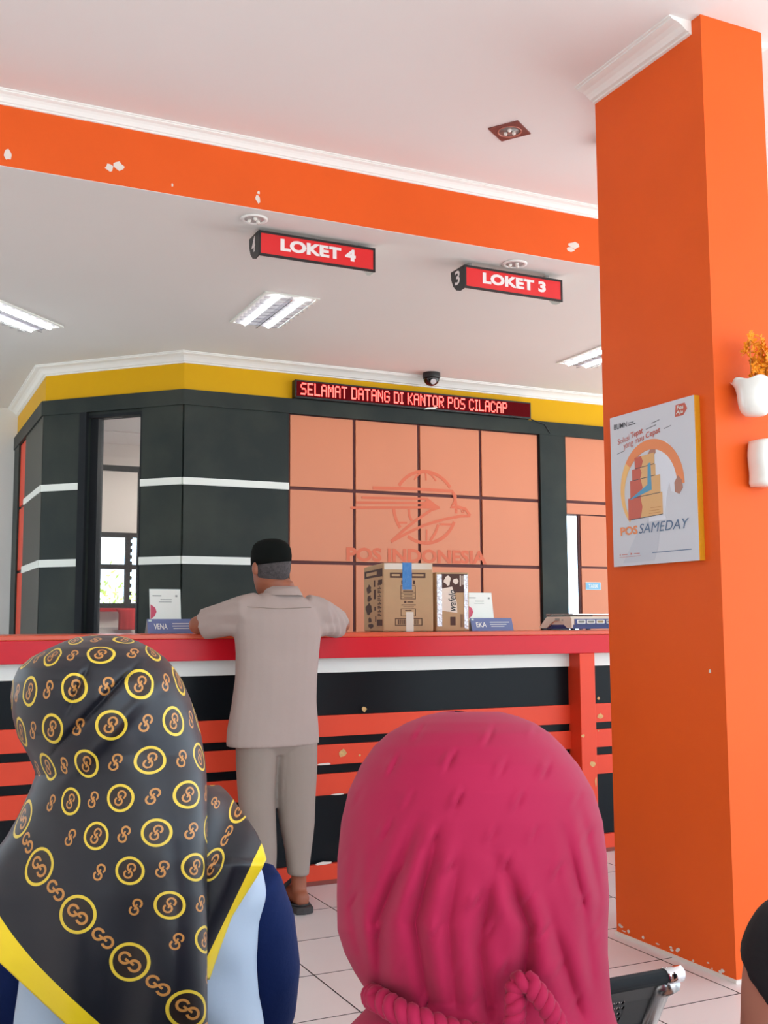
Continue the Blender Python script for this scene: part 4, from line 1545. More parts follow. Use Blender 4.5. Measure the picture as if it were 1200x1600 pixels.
# loose underside of the sleeves
a = shl.lerp(ell_, .35) - UZ * .035; b = shl.lerp(ell_, .84) - UZ * .030
sm_.append(MB().tube([shl - UZ * .06 + Vector((.03, 0, 0)), a, b], [.060, .055, .046], 14))
a = shr.lerp(elr, .35) - UZ * .035; b = shr.lerp(elr, .84) - UZ * .030
sm_.append(MB().tube([shr - UZ * .06 - Vector((.03, 0, 0)), a, b], [.060, .055, .046], 14))
me = remesh(sm_, 'shirt', .007, 8, wloc(mp))
so = link('shirt', me, M['taupe'], mp)
off = wloc(mp)
for v in me.vertices:      # hanging folds
    w = v.co + off
    t = max(0.0, min(1.0, (1.22 - w.z) / .45))
    d = .014 * t * noise.noise(Vector(((w.x - .45 * w.z) * 7, w.y * 3, (w.z + .3 * w.x) * 2.0)))
    if abs(w.x - 1.62) > .17 and w.z > 1.14:
        d += .004 * sin((w.x * .8 + w.y * .6 + w.z * 1.1) * 95) * min(1, (abs(w.x - 1.62) - .17) * 12)
    n_ = Vector((w.x - 1.62, w.y - YM, 0))
    if n_.length > 1e-4:
        v.co += n_.normalized() * d
# collar
cl = []
for k, (z, r, dy) in enumerate(((.0, .068, 0), (.020, .066, .004), (.042, .063, .010), (.044, .070, .008), (.022, .080, .0), (.004, .088, -.006))):
    cz = 1.345 + z
    cl.append([Vector((1.624 + r * 1.02 * cos(t), YM + .002 + dy + r * sin(t), cz + .008 * cos(t) * 0 - .010 * max(0, sin(t)))) for t in [2 * pi * j / 36 for j in range(36)]])
part('collar', MB().rings(cl, cap=False), M['taupe'], mp, True)
part('yoke_seam', MB().tube([at_y(386, 948, YM - .098), at_y(436, 951, YM - .105), at_y(486, 949, YM - .098)], .0016, 6), M['taupe2'], mp, True)
# trousers
tr_ = [px_rows(legL, YM), px_rows(legR, YM), px_rows([(1130, 372, 494, .112, .01), (1160, 372, 494, .112, .01), (1178, 380, 486, .08, .01)], YM)]
me = remesh(tr_, 'trousers', .007, 5, wloc(mp))
for v in me.vertices:
    w = v.co + off
    cxl = 1.53 if w.x < 1.62 else 1.70
    d = .005 * noise.noise(Vector((w.x * 8, w.y * 8, w.z * 3.5))) + .004 * sin(w.z * 16 + w.x * 30) * max(0, 1 - w.z / .65)
    n_ = Vector((w.x - cxl, w.y - YM, 0))
    if n_.length > 1e-4:
        v.co += n_.normalized() * d
link('trousers', me, M['taupe2'], mp)
# cap, hair
fd = face_dir.normalized(); sdv = Vector((fd.y, -fd.x, 0))
cap_rows = []
capc = hc + UZ * .0
for z, w, d in ((.018, .084, .103), (.045, .0855, .104), (.075, .083, .101), (.100, .074, .090), (.117, .055, .068), (.126, .030, .038), (.128, .010, .012)):
    cap_rows.append([capc + sdv * w * cos(2 * pi * j / 32) + fd * (d * sin(2 * pi * j / 32) - .003) + UZ * (z + (.012 * cos(2 * pi * j / 32) - .004 * sin(2 * pi * j / 32)) * max(0, 1 - z / .1)) for j in range(32)])
part('cap', MB().rings(cap_rows), M['felt'], mp, True)
hr = []
for z, w, d in ((.050, .0815, .100), (.018, .0825, .1005), (-.010, .080, .098), (-.035, .074, .090), (-.046, .068, .080)):
    hr.append([hc + sdv * w * cos(radians(185 + 170 * j / 24)) + fd * (d * sin(radians(185 + 170 * j / 24)) - .003) + UZ * (z - .010 * sin(radians(180 * j / 24)) * (1 if z < 0 else 0)) for j in range(25)])
part('hair', MB().rings(hr, close=False), M['hair'], mp, True)
# sandals
for fx in (409, 467):
    hx = at_y(fx, 1372, YM).x
    t = thing('sandal', (hx, YM, 0), 'dark rubber sandal on the %s foot of the man at the counter' % ('left' if fx < 440 else 'right'), 'sandal', 'sandals of the man')
    pts = [(hx + w * sx_, YM + yy) for yy, w, sx_ in ((-.085, .012, -1), (-.075, .038, -1), (-.02, .048, -1), (.08, .050, -1), (.17, .058, -1), (.22, .040, -1), (.235, .0, 1), (.22, .040, 1), (.17, .058, 1), (.08, .050, 1), (-.02, .048, 1), (-.075, .038, 1), (-.085, .012, 1))]
    part('sole', MB().prism(pts, (0, 0, .001), UX, UY, (0, 0, .027)), M['rubber'], t, bevel=.004)
    part('strap', MB().tube([(hx - .052, YM + .05, .02), (hx - .040, YM + .08, .085), (hx, YM + .085, .110), (hx + .040, YM + .08, .085), (hx + .052, YM + .05, .02)], [.010, .011, .011, .011, .010], 10), M['rubber'], t, True)
    part('heel_strap', MB().tube([(hx - .045, YM + .03, .03), (hx - .036, YM - .03, .032), (hx, YM - .070, .034), (hx + .036, YM - .03, .032), (hx + .045, YM + .03, .03)], .005, 8), M['rubber'], t, True)


# ---- seated figures
def seated(base, sh, top, shw, face, seat=.45, arms=True, headc=None, reach=.43):
    """volumes of a seated body: skin list, top garment list, lower garment list"""
    bx, by = base
    B = lambda x, y, z: Vector((bx + x, by + y, z))
    tor = [(seat + .01, .16, .125, .0), (seat + .10, .165, .120, .0), (seat + .25, .140, .105, .0), (sh - .13, .150, .108, .0), (sh - .05, .155, .100, .0), (sh + .0, .125, .080, .0), (sh + .025, .070, .060, .005)]
    hcn = headc or B(0, .01, top - .122)
    skin = [rowloft([(B(0, o, z), w - .012, d - .012) for z, w, d, o in tor])]
    skin.append(MB().tube([B(0, 0, sh - .03), B(0, .0, sh + .04), hcn - UZ * .07], [.060, .050, .052], 16))
    skin += head_vol(hcn, face)
    topg = [rowloft([(B(0, o, z), w, d) for z, w, d, o in tor])]
    low = [rowloft([(B(0, .0, seat + .01), .175, .14), (B(0, 0, seat + .10), .17, .13), (B(0, 0, seat + .2), .15, .12)])]
    for s in (-1, 1):
        S_ = B(s * shw, 0, sh - .045); E_ = B(s * (shw + .035), .04, sh - .29); W_ = B(s * .10, .25, seat + .185)
        if arms:
            skin.append(MB().tube([S_, S_.lerp(E_, .5), E_], [.044, .040, .036], 12))
            skin.append(MB().tube([E_, E_.lerp(W_, .4), W_], [.036, .036, .025], 12))
            skin += hand(W_, Vector((-s * .35, .9, -.15)), UZ, -s, .9)
        H_ = B(s * .085, .03, seat + .085); K_ = B(s * .10, reach, seat + .06); A_ = B(s * .10, reach + .01 if reach > .4 else reach - .10, .09)
        skin.append(MB().tube([H_, H_.lerp(K_, .5), K_], [.080, .072, .052], 14))
        skin.append(MB().tube([K_, K_.lerp(A_, .35), A_, A_ - UZ * .04], [.052, .052, .034, .034], 14))
        skin.append(MB().rings([ering(A_ + Vector((0, a, zc - A_.z)), UX * w, UZ * h, 12) for a, zc, w, h in ((-.05, .045, .02, .02), (-.03, .045, .032, .035), (.06, .045, .038, .036), (.14, .03, .042, .022), (.19, .025, .03, .014))]))
        low.append(MB().tube([H_, H_.lerp(K_, .5), K_ + Vector((0, .01, 0))], [.105, .095, .075], 16))
        low.append(MB().tube([K_, K_.lerp(A_, .5), A_ + UZ * .03], [.078, .070, .062], 16))
    return skin, topg, low, hcn


# waiting bench (perforated steel seats on a common rail)
def bench(y0, xs, label):
    t = thing('waiting_bench', (sum(xs) / len(xs), y0 + .25, 0), label, 'bench', 'rows of steel waiting benches')
    part('rail', MB().box(xs[0] - .25, xs[-1] + .25, y0 + .22, y0 + .28, .33, .38), M['alu_dark'], t)
    for xe in (xs[0] - .18, xs[-1] + .18):
        part('leg', MB().box(xe - .02, xe + .02, y0 + .23, y0 + .27, .04, .34), M['chrome'], t)
        part('foot', MB().tube([(xe, y0 - .02, .02), (xe, y0 + .10, .04), (xe, y0 + .40, .04), (xe, y0 + .52, .02)], .018, 10), M['chrome'], t, True)
    for x in xs:
        hw = .204
        # backrest: steel sheet leaning back, with side frames and a top roll
        zt_, zb_ = .770, .47
        yt_, yb_ = y0, y0 + .085
        bm_ = MB()
        R_ = []
        for i in range(9):
            k = i / 8
            z = zb_ + (zt_ - zb_) * k
            y = y0 + .085 * (1 - k ** 3.2)
            R_.append([(x - hw, y, z), (x + hw, y, z), (x + hw, y + .004, z), (x - hw, y + .004, z)])
        bm_.rings(R_)
        o = part('backrest', bm_, M['perf'], t)
        me = o.data
        uvl = me.uv_layers.new(name='UVMap')
        off_ = wloc(t)
        for lp_ in me.loops:
            c = me.vertices[lp_.vertex_index].co + off_
            uvl.data[lp_.index].uv = (c.x - x, c.z - zb_)
        part('top_roll', MB().tube([(x - hw, yt_ - .004, zt_), (x + hw - .028, yt_ - .004, zt_)], .0095, 14), M['alu_dark'], t, True)
        for s in (-1, 1):
            part('end_cap', MB().tube([(x + s * (hw - .030), yt_ - .004, zt_), (x + s * (hw - .004), yt_ - .004, zt_), (x + s * hw, yt_ - .004, zt_)], [.0105, .0105, .006], 14), M['chrome'], t, True)
            sf = MB()
            sf.tube([(x + s * (hw - .012), yt_ + .006, zt_ - .012), (x + s * (hw - .012), y0 + .030, .742), (x + s * (hw - .011), y0 + .058, .695), (x + s * (hw - .010), y0 + .078, .62), (x + s * (hw - .008), y0 + .090, .48), (x + s * (hw - .004), y0 + .14, .425), (x + s * (hw - .004), y0 + .42, .45)], .015, 10)
            part('side_frame', sf, M['metal'], t, True)
        st_ = MB()
        R_ = []
        for i in range(9):
            k = i / 8
            yy_ = y0 + .09 + .42 * k
            zz_ = .432 - .012 * sin(pi * k * .9) - (.03 * max(0, (k - .85) / .15))
            R_.append([(x - hw, yy_, zz_), (x + hw, yy_, zz_), (x + hw, yy_, zz_ - .004), (x - hw, yy_, zz_ - .004)])
        st_.rings(R_)
        part('seat', st_, M['perf'], t)
        part('bracket', MB().box(x - .03, x + .03, y0 + .21, y0 + .29, .378, .424), M['alu_dark'], t)
    return t


BY2 = 1.163
benchR = at_z(1066, 1504, .783)
bxs = [benchR.x - .204 - .421 * k for k in (2, 1, 0)]
bench(benchR.y + .004, bxs, 'black perforated steel waiting bench under the woman in the patterned headscarf')
b1y = benchR.y - .77
bench(b1y, [.44, .86], 'black perforated steel waiting bench under the woman in the crimson headscarf')

# ---- woman with the patterned scarf
DL = 1.42
lb = at_d(215, 1500, DL)
ldx, ldy = lb.x, lb.y + .02
wp = person((ldx, ldy, 0), 'seated woman in black and gold patterned headscarf and pale blue vest')
hcl = at_d(176, 1108, DL)
hcl.z = 1.210 - .136
faceL = Vector((FH.x - .55, FH.y, 0))
skin, topg, low, hcl = seated((ldx, ldy), .925, 1.21, .165, faceL, arms=False, headc=hcl)
ARML = ((1, [(386, 1374, 1.45, .045), (402, 1440, 1.47, .052), (412, 1512, 1.49, .052), (408, 1575, 1.51, .050), (392, 1630, 1.56, .046), (330, 1650, 1.72, .036)]),
        (-1, [(70, 1385, 1.45, .045), (45, 1450, 1.47, .052), (26, 1520, 1.49, .052), (22, 1590, 1.51, .050), (40, 1640, 1.56, .046), (110, 1660, 1.72, .036)]))
for s, pts in ARML:
    P_ = [at_d(x, y, d) for x, y, d, r in pts]
    skin.append(MB().tube(P_, [r - .014 for x, y, d, r in pts], 14))
    skin += hand(P_[-1], (P_[-1] - P_[-2]) + Vector((0, .05, 0)), UZ, -s, .9)
body_part('body', skin, .007, M['skin2'], wp, 5)
eyes(hcl, faceL, wp)


def px_loft_d(rows, n=28, ex=2.3):
    """rows: (y, xl, xr, depth, half depth) in the frame facing along the view heading"""
    rs = []
    for (y, xl, xr, d, hd) in rows:
        a, b = at_d(xl, y, d), at_d(xr, y, d)
        rs.append(ering((a + b) / 2, (b - a) / 2, FH * hd, n, ex))
    return MB().rings(rs)


vest = px_loft_d([(1322, 150, 330, DL, .05), (1338, 95, 385, DL, .085), (1362, 62, 410, DL, .10), (1400, 42, 418, DL, .105), (1440, 40, 406, DL, .108), (1500, 38, 401, DL, .108), (1560, 32, 404, DL, .108), (1610, 28, 414, DL, .110), (1700, 25, 425, DL, .112), (1800, 22, 430, DL, .115)])
ve = body_part('vest', [vest], .008, M['bluegrey'], wp, 4)
for v in ve.data.vertices:
    w = v.co + wloc(wp)
    v.co -= FH * (.006 * noise.noise(Vector((w.x * 10, w.y * 4, w.z * 5))) + .003 * sin(w.z * 60 + w.x * 50))
for s, pts in ARML:
    P_ = [at_d(x, y, d) for x, y, d, r in pts]
    Rr = [r for x, y, d, r in pts]
    body_part('sleeve', [MB().tube(P_, Rr, 18)], .008, M['navy'], wp, 5)
body_part('trousers', low, .010, M['dark_trouser'], wp, 4)


# scarf material: rings and interlocked letters printed on the cloth
def scarf_material():
    m = bpy.data.materials.new('patterned_scarf')
    m.use_nodes = True
    nt = m.node_tree
    NV.nt = nt
    b = nt.nodes['Principled BSDF']
    uvn = nt.nodes.new('ShaderNodeUVMap')
    uvn.uv_map = 'UVMap'
    sp = nt.nodes.new('ShaderNodeSeparateXYZ')
    nt.links.new(uvn.outputs[0], sp.inputs[0])
    u = NV(sp.outputs[0]) * 1000.0
    v = NV(sp.outputs[1]) * 1000.0
    ax, ay, bx, by = 96.0, -5.0, 40.0, -59.0
    du, dv = u - 189.0, v - 1247.0
    det = ax * by - ay * bx
    fi = (du * by - dv * bx) / det
    fj = (dv * ax - du * ay) / det
    j = fj.rnd()
    i1 = fi.rnd()
    i2 = fi.flr() + 0.5

    def local(i):
        return du - i * ax - j * bx, dv - i * ay - j * by

    def ring(x, y, r, w):
        return ((x * x + y * y).sq() - r).ab() < w

    def glyph(x, y, s, rotdeg, gap):
        """two interlocked letter shapes, size s, rotated"""
        c, sn = cos(radians(rotdeg)), sin(radians(rotdeg))
        X = (x * c + y * sn) / s
        Y = (y * c - x * sn) / s
        tot = None
        for sg in (1, -1):
            px_, py_ = (X * sg) + gap, (Y * sg)
            r = (px_ * px_ + py_ * py_).sq()
            ang = py_.at2(px_)
            rg = ((r - 0.46).ab() < 0.115) * (1.0 - (ang > -0.95) * (ang < -0.05))
            bar = ((px_ - 0.30).ab() < 0.22) * ((py_ - 0.02).ab() < 0.10)
            q = rg.mx(bar)
            tot = q if tot is None else tot.mx(q)
        return tot

    x1, y1 = local(i1)
    x2, y2 = local(i2)
    big = ring(x1, y1, 20.0, 2.1)
    disc = (x1 * x1 + y1 * y1).sq() < 19.0
    g1 = glyph(x1, y1, 12.5, -62, 0.46)
    g2 = glyph(x2, y2, 13.5, -62, 0.46)
    # border row along the hem
    s_ = (u - 42.0) * 0.733 + (v - 1354.0) * 0.680
    p_ = (v - 1354.0) * 0.733 - (u - 42.0) * 0.680
    k1 = s_ / 109.0
    sa = (k1 - k1.rnd()) * 109.0
    sb_ = (k1 - (k1.flr() + 0.5)) * 109.0
    bring = ring(sa, p_, 28.0, 2.5)
    bdisc = (sa * sa + p_ * p_).sq() < 26.5
    h1 = glyph(sa, p_, 18.0, 0, 0.52)
    h2 = glyph(sb_, p_, 18.0, 0, 0.52)
    inner = (p_ - (y1 * 0.733 - x1 * 0.680)) < -85.0
    inner2 = (p_ - (y2 * 0.733 - x2 * 0.680)) < -52.0
    gold = (big * inner).mx(bring)
    mark = ((g1 * inner).mx(g2 * inner2)).mx(h1.mx(h2))
    dsk = (disc * inner).mx(bdisc)
    yel = p_ > 102.0
    base = lin((23, 23, 32))
    c1 = mixc(nt, dsk, base, lin((38, 26, 22)))
    c2 = mixc(nt, mark, c1, lin((196, 132, 66)))
    c3 = mixc(nt, gold, c2, lin((226, 192, 58)))
    c4 = mixc(nt, yel, c3, lin((250, 212, 28)))
    nt.links.new(c4, b.inputs['Base Color'])
    b.inputs['Roughness'].default_value = 0.42
    b.inputs['Sheen Weight'].default_value = 0.04
    b.inputs['Sheen Roughness'].default_value = 0.4
    return m


M['scarf'] = scarf_material()
PXM = FPX / DL      # picture pixels per metre at her distance, used only as the print's unit


def lerp_rows(rows, y):
    for a, b in zip(rows, rows[1:]):
        if a[0] <= y <= b[0]:
            t = (y - a[0]) / (b[0] - a[0])
            t = t * t * (3 - 2 * t) * .0 + t
            return [p + (q - p) * t for p, q in zip(a, b)]
    return list(rows[-1] if y > rows[-1][0] else rows[0])


# y, left, right, depth left, depth right, bulge back, bulge front
SR = [(994, 148, 176, 1.42, 1.42, .012, .012), (997, 122, 196, 1.42, 1.42, .035, .03), (1004, 100, 216, 1.42, 1.42, .058, .05), (1014, 78, 236, 1.42, 1.42, .082, .07),
      (1028, 50, 256, 1.42, 1.42, .102, .088), (1045, 30, 271, 1.42, 1.42, .116, .10), (1065, 21, 284, 1.42, 1.42, .124, .11), (1090, 18, 295, 1.42, 1.42, .128, .112),
      (1120, 21, 306, 1.42, 1.42, .128, .112), (1150, 29, 313, 1.42, 1.41, .122, .105), (1180, 46, 318, 1.42, 1.40, .114, .095), (1210, 58, 321, 1.42, 1.38, .106, .085),
      (1240, 46, 322, 1.42, 1.36, .100, .075), (1275, 30, 322, 1.42, 1.34, .096, .07), (1310, 10, 322, 1.42, 1.325, .094, .06), (1345, -18, 322, 1.43, 1.315, .094, .04),
      (1400, -60, 322, 1.43, 1.305, .088, .02), (1500, -100, 322, 1.42, 1.295, .075, .010), (1600, -120, 323, 1.41, 1.285, .060, .008), (1810, -130, 326, 1.40, 1.275, .045, .006)]


def hem_y(x):
    # straight hem of the folded cloth: p = 138 in the print's own axes
    return 1354 + (138 + (x - 42) * .680) / .733


NCOL, NROW = 220, 200
verts, uvs = [], []
cols_ = []
for c in range(NCOL):
    th = 2 * pi * c / NCOL
    cu, su = cos(th), sin(th)           # cu: -1 left .. 1 right ; su<0 back (towards the viewer)
    # find hem for this column by iteration
    yh = 1500.0
    for _ in range(12):
        r = lerp_rows(SR, yh)
        x = r[1] + (cu + 1) / 2 * (r[2] - r[1])
        if su <= 0.02:
            tgt = min(1800, hem_y(x))
        else:
            tgt = min(1800, hem_y(x)) * (1 - min(1, su * 5)) + min(1800, hem_y(x), 1330) * min(1, su * 5)
        yh = yh * .5 + tgt * .5
    col = []
    for k in range(NROW + 1):
        t = k / NROW
        y = 994 + (yh - 994) * (t ** 1.25)
        r = lerp_rows(SR, y)
        x = r[1] + (cu + 1) / 2 * (r[2] - r[1])
        dpt = r[3] + (r[4] - r[3]) * (cu + 1) / 2
        dpt += (-r[5] * abs(su) if su < 0 else r[6] * abs(su))
        d_flat = dpt
        # soft diagonal folds from the temple
        if y > 1030:
            f1 = math.exp(-((x - (224 - (y - 1027) * .946)) / 6) ** 2) * max(0, min(1, (1200 - y) / 60)) * min(1, (y - 1030) / 30)
            f2 = math.exp(-((x - (146 - (y - 1027) * .46)) / 6) ** 2) * max(0, min(1, (1130 - y) / 40)) * min(1, (y - 1030) / 30)
            f3 = math.exp(-((x - (250 - (y - 1060) * .90)) / 12) ** 2) * max(0, min(1, (1260 - y) / 80)) * max(0, min(1, (y - 1060) / 40))
            if su < 0:
                dpt += .011 * f1 + .010 * f2 - .006 * f3
            dpt += .004 * noise.noise(Vector((x * .012, y * .006, 3.1))) * min(1, (y - 1030) / 60)
            if y > 1250:
                dpt += .007 * sin(x * .042 + y * .004) * min(1, (y - 1250) / 200)
        col.append((at_d(x, y, dpt), x, y, cu, su, at_d(x, y, d_flat)))
    cols_.append(col)
# print coordinates: arc length round and down the cloth
for c in range(NCOL):
    for k in range(NROW + 1):
        verts.append(cols_[c][k][0])
ctr_col = min(range(NCOL), key=lambda c: abs(cos(2 * pi * c / NCOL)) + (10 if sin(2 * pi * c / NCOL) > 0 else 0))
# vertical arc length on the centre column, anchored at y=1200
vv = [0.0] * (NROW + 1)
cc_ = cols_[ctr_col]
acc = [0.0]
for k in range(1, NROW + 1):
    acc.append(acc[-1] + (cc_[k][5] - cc_[k - 1][5]).length * PXM)
ka = min(range(NROW + 1), key=lambda k: abs(cc_[k][2] - 1200))
yk = [cc_[k][2] for k in range(NROW + 1)]


def v_of(y):
    if y >= 1200:
        return y
    for k in range(NROW):
        if yk[k] <= y <= yk[k + 1]:
            t = (y - yk[k]) / max(1e-6, yk[k + 1] - yk[k])
            return 1200 - (acc[ka] - (acc[k] + (acc[k + 1] - acc[k]) * t))
    return y


uvmap = {}
for k in range(NROW + 1):
    for dirn in (1, -1):
        c = ctr_col
        x0 = cols_[c][k][1]
        uacc = x0
        uvmap[(c, k)] = (uacc, v_of(cols_[c][k][2]))
        for step in range(1, NCOL // 2 + 1):
            c2 = (ctr_col + dirn * step) % NCOL
            yk2 = cols_[c2][k][2]
            a = cols_[c][k][5]; b = cols_[c2][k][5]
            dd = Vector((b.x - a.x, b.y - a.y, 0)).length * PXM
            sg = 1 if cols_[(ctr_col + dirn) % NCOL][k][1] > x0 else -1
            uacc += sg * dd
            if (c2, k) not in uvmap or step < NCOL // 2:
                uvmap[(c2, k)] = (uacc, v_of(yk2))
            c = c2
faces = []
for c in range(NCOL):
    c2 = (c + 1) % NCOL
    for k in range(NROW):
        # face opening
        y = cols_[c][k][2]
        th = math.degrees(math.atan2(cols_[c][k][4], cols_[c][k][3]))
        if 55 < th < 175 and 1062 < y < 1196:
            continue
        faces.append((c * (NROW + 1) + k, c2 * (NROW + 1) + k, c2 * (NROW + 1) + k + 1, c * (NROW + 1) + k + 1))
faces.append(tuple(c * (NROW + 1) for c in range(NCOL)))


def scarf_obj(name, verts, faces, uvf, parent, m):
    me = bpy.data.meshes.new(name)
    o_ = wloc(parent)
    me.from_pydata([tuple(Vector(p) - o_) for p in verts], [], faces)
    uvl = me.uv_layers.new(name='UVMap')
    for lp in me.loops:
        a, b = uvf(lp.vertex_index)
        uvl.data[lp.index].uv = (a / 1000.0, b / 1000.0)
    for p in me.polygons:
        p.use_smooth = True
    o = link(name, me, m, parent)
    sd = o.modifiers.new('thick', 'SOLIDIFY')
    sd.thickness = .0014
    sd.offset = -1
    return o


scarf_obj('headscarf', verts, faces, lambda i: uvmap[(i // (NROW + 1), i % (NROW + 1))], wp, M['scarf'])

# flap of the scarf over the far shoulder
FO = [(1228, 342), (1236, 352), (1248, 362), (1262, 372), (1282, 387), (1302, 400), (1324, 410), (1344, 416), (1356, 409), (1372, 399), (1400, 381), (1432, 361), (1480, 343), (1530, 326)]
HEM = [(416, 1344), (404, 1364), (360, 1432), (341, 1485), (326, 1530)]


def hem_dist(x, y):
    best, al, acc_ = 1e9, 0, 0
    for a, b in zip(HEM, HEM[1:]):
        dx, dy = b[0] - a[0], b[1] - a[1]
        l = math.hypot(dx, dy)
        t = max(0, min(1, ((x - a[0]) * dx + (y - a[1]) * dy) / l / l))
        q = math.hypot(x - a[0] - t * dx, y - a[1] - t * dy)
        if q < best:
            best, al = q, acc_ + t * l
        acc_ += l
    return best, al


fv, ffc, fuv = [], [], []
NY, NXX = 60, 26
for i in range(NY + 1):
    y = 1228 + (1530 - 1228) * i / NY
    xo = None
    for a, b in zip(FO, FO[1:]):
        if a[0] <= y <= b[0]:
            xo = a[1] + (b[1] - a[1]) * (y - a[0]) / (b[0] - a[0])
    for j in range(NXX + 1):
        t = j / NXX
        x = 300 + (xo - 300) * t
        # lies over the shoulder: outer top is farther, centre nearer
        d = 1.318 + .002 * t + max(0, (1350 - y) / 120) * .085 * (.3 + .7 * t) + .03 * t * t
        d += .004 * sin(x * .09 + y * .03)
        if y > 1344:
            d -= .012
        fv.append(at_d(x, y, d))
        P_ = 138 + 1.9 * ((x - 416) * .902 + (y - 1344) * .436) if True else 0
        P_ = min(138, P_)
        S__ = ((x - 416) * -.436 + (y - 1344) * .902) * 1.1 + 62
        fuv.append((42 + S__ * .733 - P_ * .680, 1354 + S__ * .680 + P_ * .733))
for i in range(NY):
    for j in range(NXX):
        a = i * (NXX + 1) + j
        ffc.append((a, a + 1, a + NXX + 2, a + NXX + 1))
scarf_obj('scarf_flap', fv, ffc, lambda i: fuv[i], wp, M['scarf'])


# ---- woman with the crimson scarf
def crimson_material():
    m = mat('crimson_cotton', (164, 24, 66), .75, var=.10, vscale=5, spec=.2)
    nt = m.node_tree
    b = nt.nodes['Principled BSDF']
    tc = nt.nodes.new('ShaderNodeTexCoord')
    vo = nt.nodes.new('ShaderNodeTexVoronoi')
    vo.inputs['Scale'].default_value = 34
    nt.links.new(tc.outputs['Object'], vo.inputs['Vector'])
    n2 = nt.nodes.new('ShaderNodeTexNoise')
    n2.inputs['Scale'].default_value = 26
    n2.inputs['Detail'].default_value = 3
    nt.links.new(tc.outputs['Object'], n2.inputs['Vector'])
    NV.nt = nt
    h = NV(n2.outputs['Fac'])
    bp = nt.nodes.new('ShaderNodeBump')
    bp.inputs['Strength'].default_value = .08
    bp.inputs['Distance'].default_value = .006
    nt.links.new(h.s, bp.inputs['Height'])
    nt.links.new(bp.outputs[0], b.inputs['Normal'])
    b.inputs['Sheen Weight'].default_value = .06
    return m


M['maroon'] = crimson_material()
DR = .85
rb = at_d(745, 1500, DR)
rp_ = person((rb.x, rb.y, 0), 'seated woman in a plain crimson headscarf gathered with a twisted cord')
faceR = FH
hcr = at_d(742, 1290, DR)
hcr.z = 1.155 - .137
hcr += FH * .018
skin, topg, low, hcr = seated((rb.x, rb.y), .845, 1.15, .165, faceR, headc=hcr, reach=.33)
body_part('body', skin, .007, M['skin2'], rp_, 5)
eyes(hcr, faceR, rp_)
for s in (-1, 1):
    S_ = Vector((rb.x + s * .165, rb.y, .795)); E_ = Vector((rb.x + s * .20, rb.y + .04, .575)); W_ = Vector((rb.x + s * .10, rb.y + .25, .635))
    topg.append(MB().tube([S_ - UX * s * .03, S_, S_.lerp(E_, .5), E_, E_.lerp(W_, .5), E_.lerp(W_, .92)], [.06, .058, .054, .050, .048, .042], 16))
body_part('blouse', topg, .009, M['maroon'], rp_, 4)
body_part('trousers', low, .010, M['dark_trouser'], rp_, 4)
RRW = [(1113, 712, 758, .004), (1115, 690, 782, .018), (1121, 664, 806, .036), (1132, 636, 834, .055), (1148, 608, 858, .071), (1168, 586, 878, .083), (1197, 566, 902, .095), (1237, 547, 925, .104), (1284, 536, 939, .108),
       (1342, 530, 946, .110), (1401, 529, 949, .110), (1453, 530, 947, .108), (1488, 541, 947, .104), (1517, 556, 949, .100), (1547, 575, 951, .094), (1565, 580, 953, .090), (1580, 572, 956, .090), (1600, 552, 962, .094),
       (1640, 520, 972, .102), (1700, 455, 1020, .116), (1780, 410, 1065, .125), (1860, 392, 1085, .128)]
NC, NR = 420, 190
# hollows between the folds of the cloth: polyline, half width, depth
VALLEYS = [([(650, 1290), (592, 1440), (592, 1550)], 13, .009), ([(684, 1300), (650, 1440), (668, 1560)], 13, .008), ([(774, 1340), (748, 1480), (764, 1600)], 13, .006),
           ([(786, 1350), (826, 1450), (818, 1540)], 15, .009), ([(908, 1270), (936, 1405), (930, 1460)], 9, .007), ([(848, 1400), (908, 1600)], 13, .006),
           ([(558, 1325), (548, 1407), (572, 1530)], 10, .006), ([(880, 1300), (912, 1420), (925, 1540)], 10, .005), ([(718, 1330), (700, 1440), (712, 1570)], 11, .0035)]


def valley(x, y, vl):
    pts, hw, dep = vl
    hw = hw * .8
    dep = dep * 1.1
    if y < pts[0][1] - 20 or y > pts[-1][1] + 20:
        return 0
    for a, b in zip(pts, pts[1:]):
        if y <= b[1] or b is pts[-1]:
            t = (y - a[1]) / (b[1] - a[1])
            xc = a[0] + (b[0] - a[0]) * t
            break
    tt = (y - pts[0][1]) / (pts[-1][1] - pts[0][1])
    fade = max(0, min(1, (tt + .1) * 2.2)) * max(0, min(1, (1.08 - tt) * 6))
    q = x - xc
    return dep * fade * (math.exp(-(q / hw) ** 2) - .45 * math.exp(-((q - 2.3 * hw) / (1.3 * hw)) ** 2) - .45 * math.exp(-((q + 2.3 * hw) / (1.3 * hw)) ** 2))


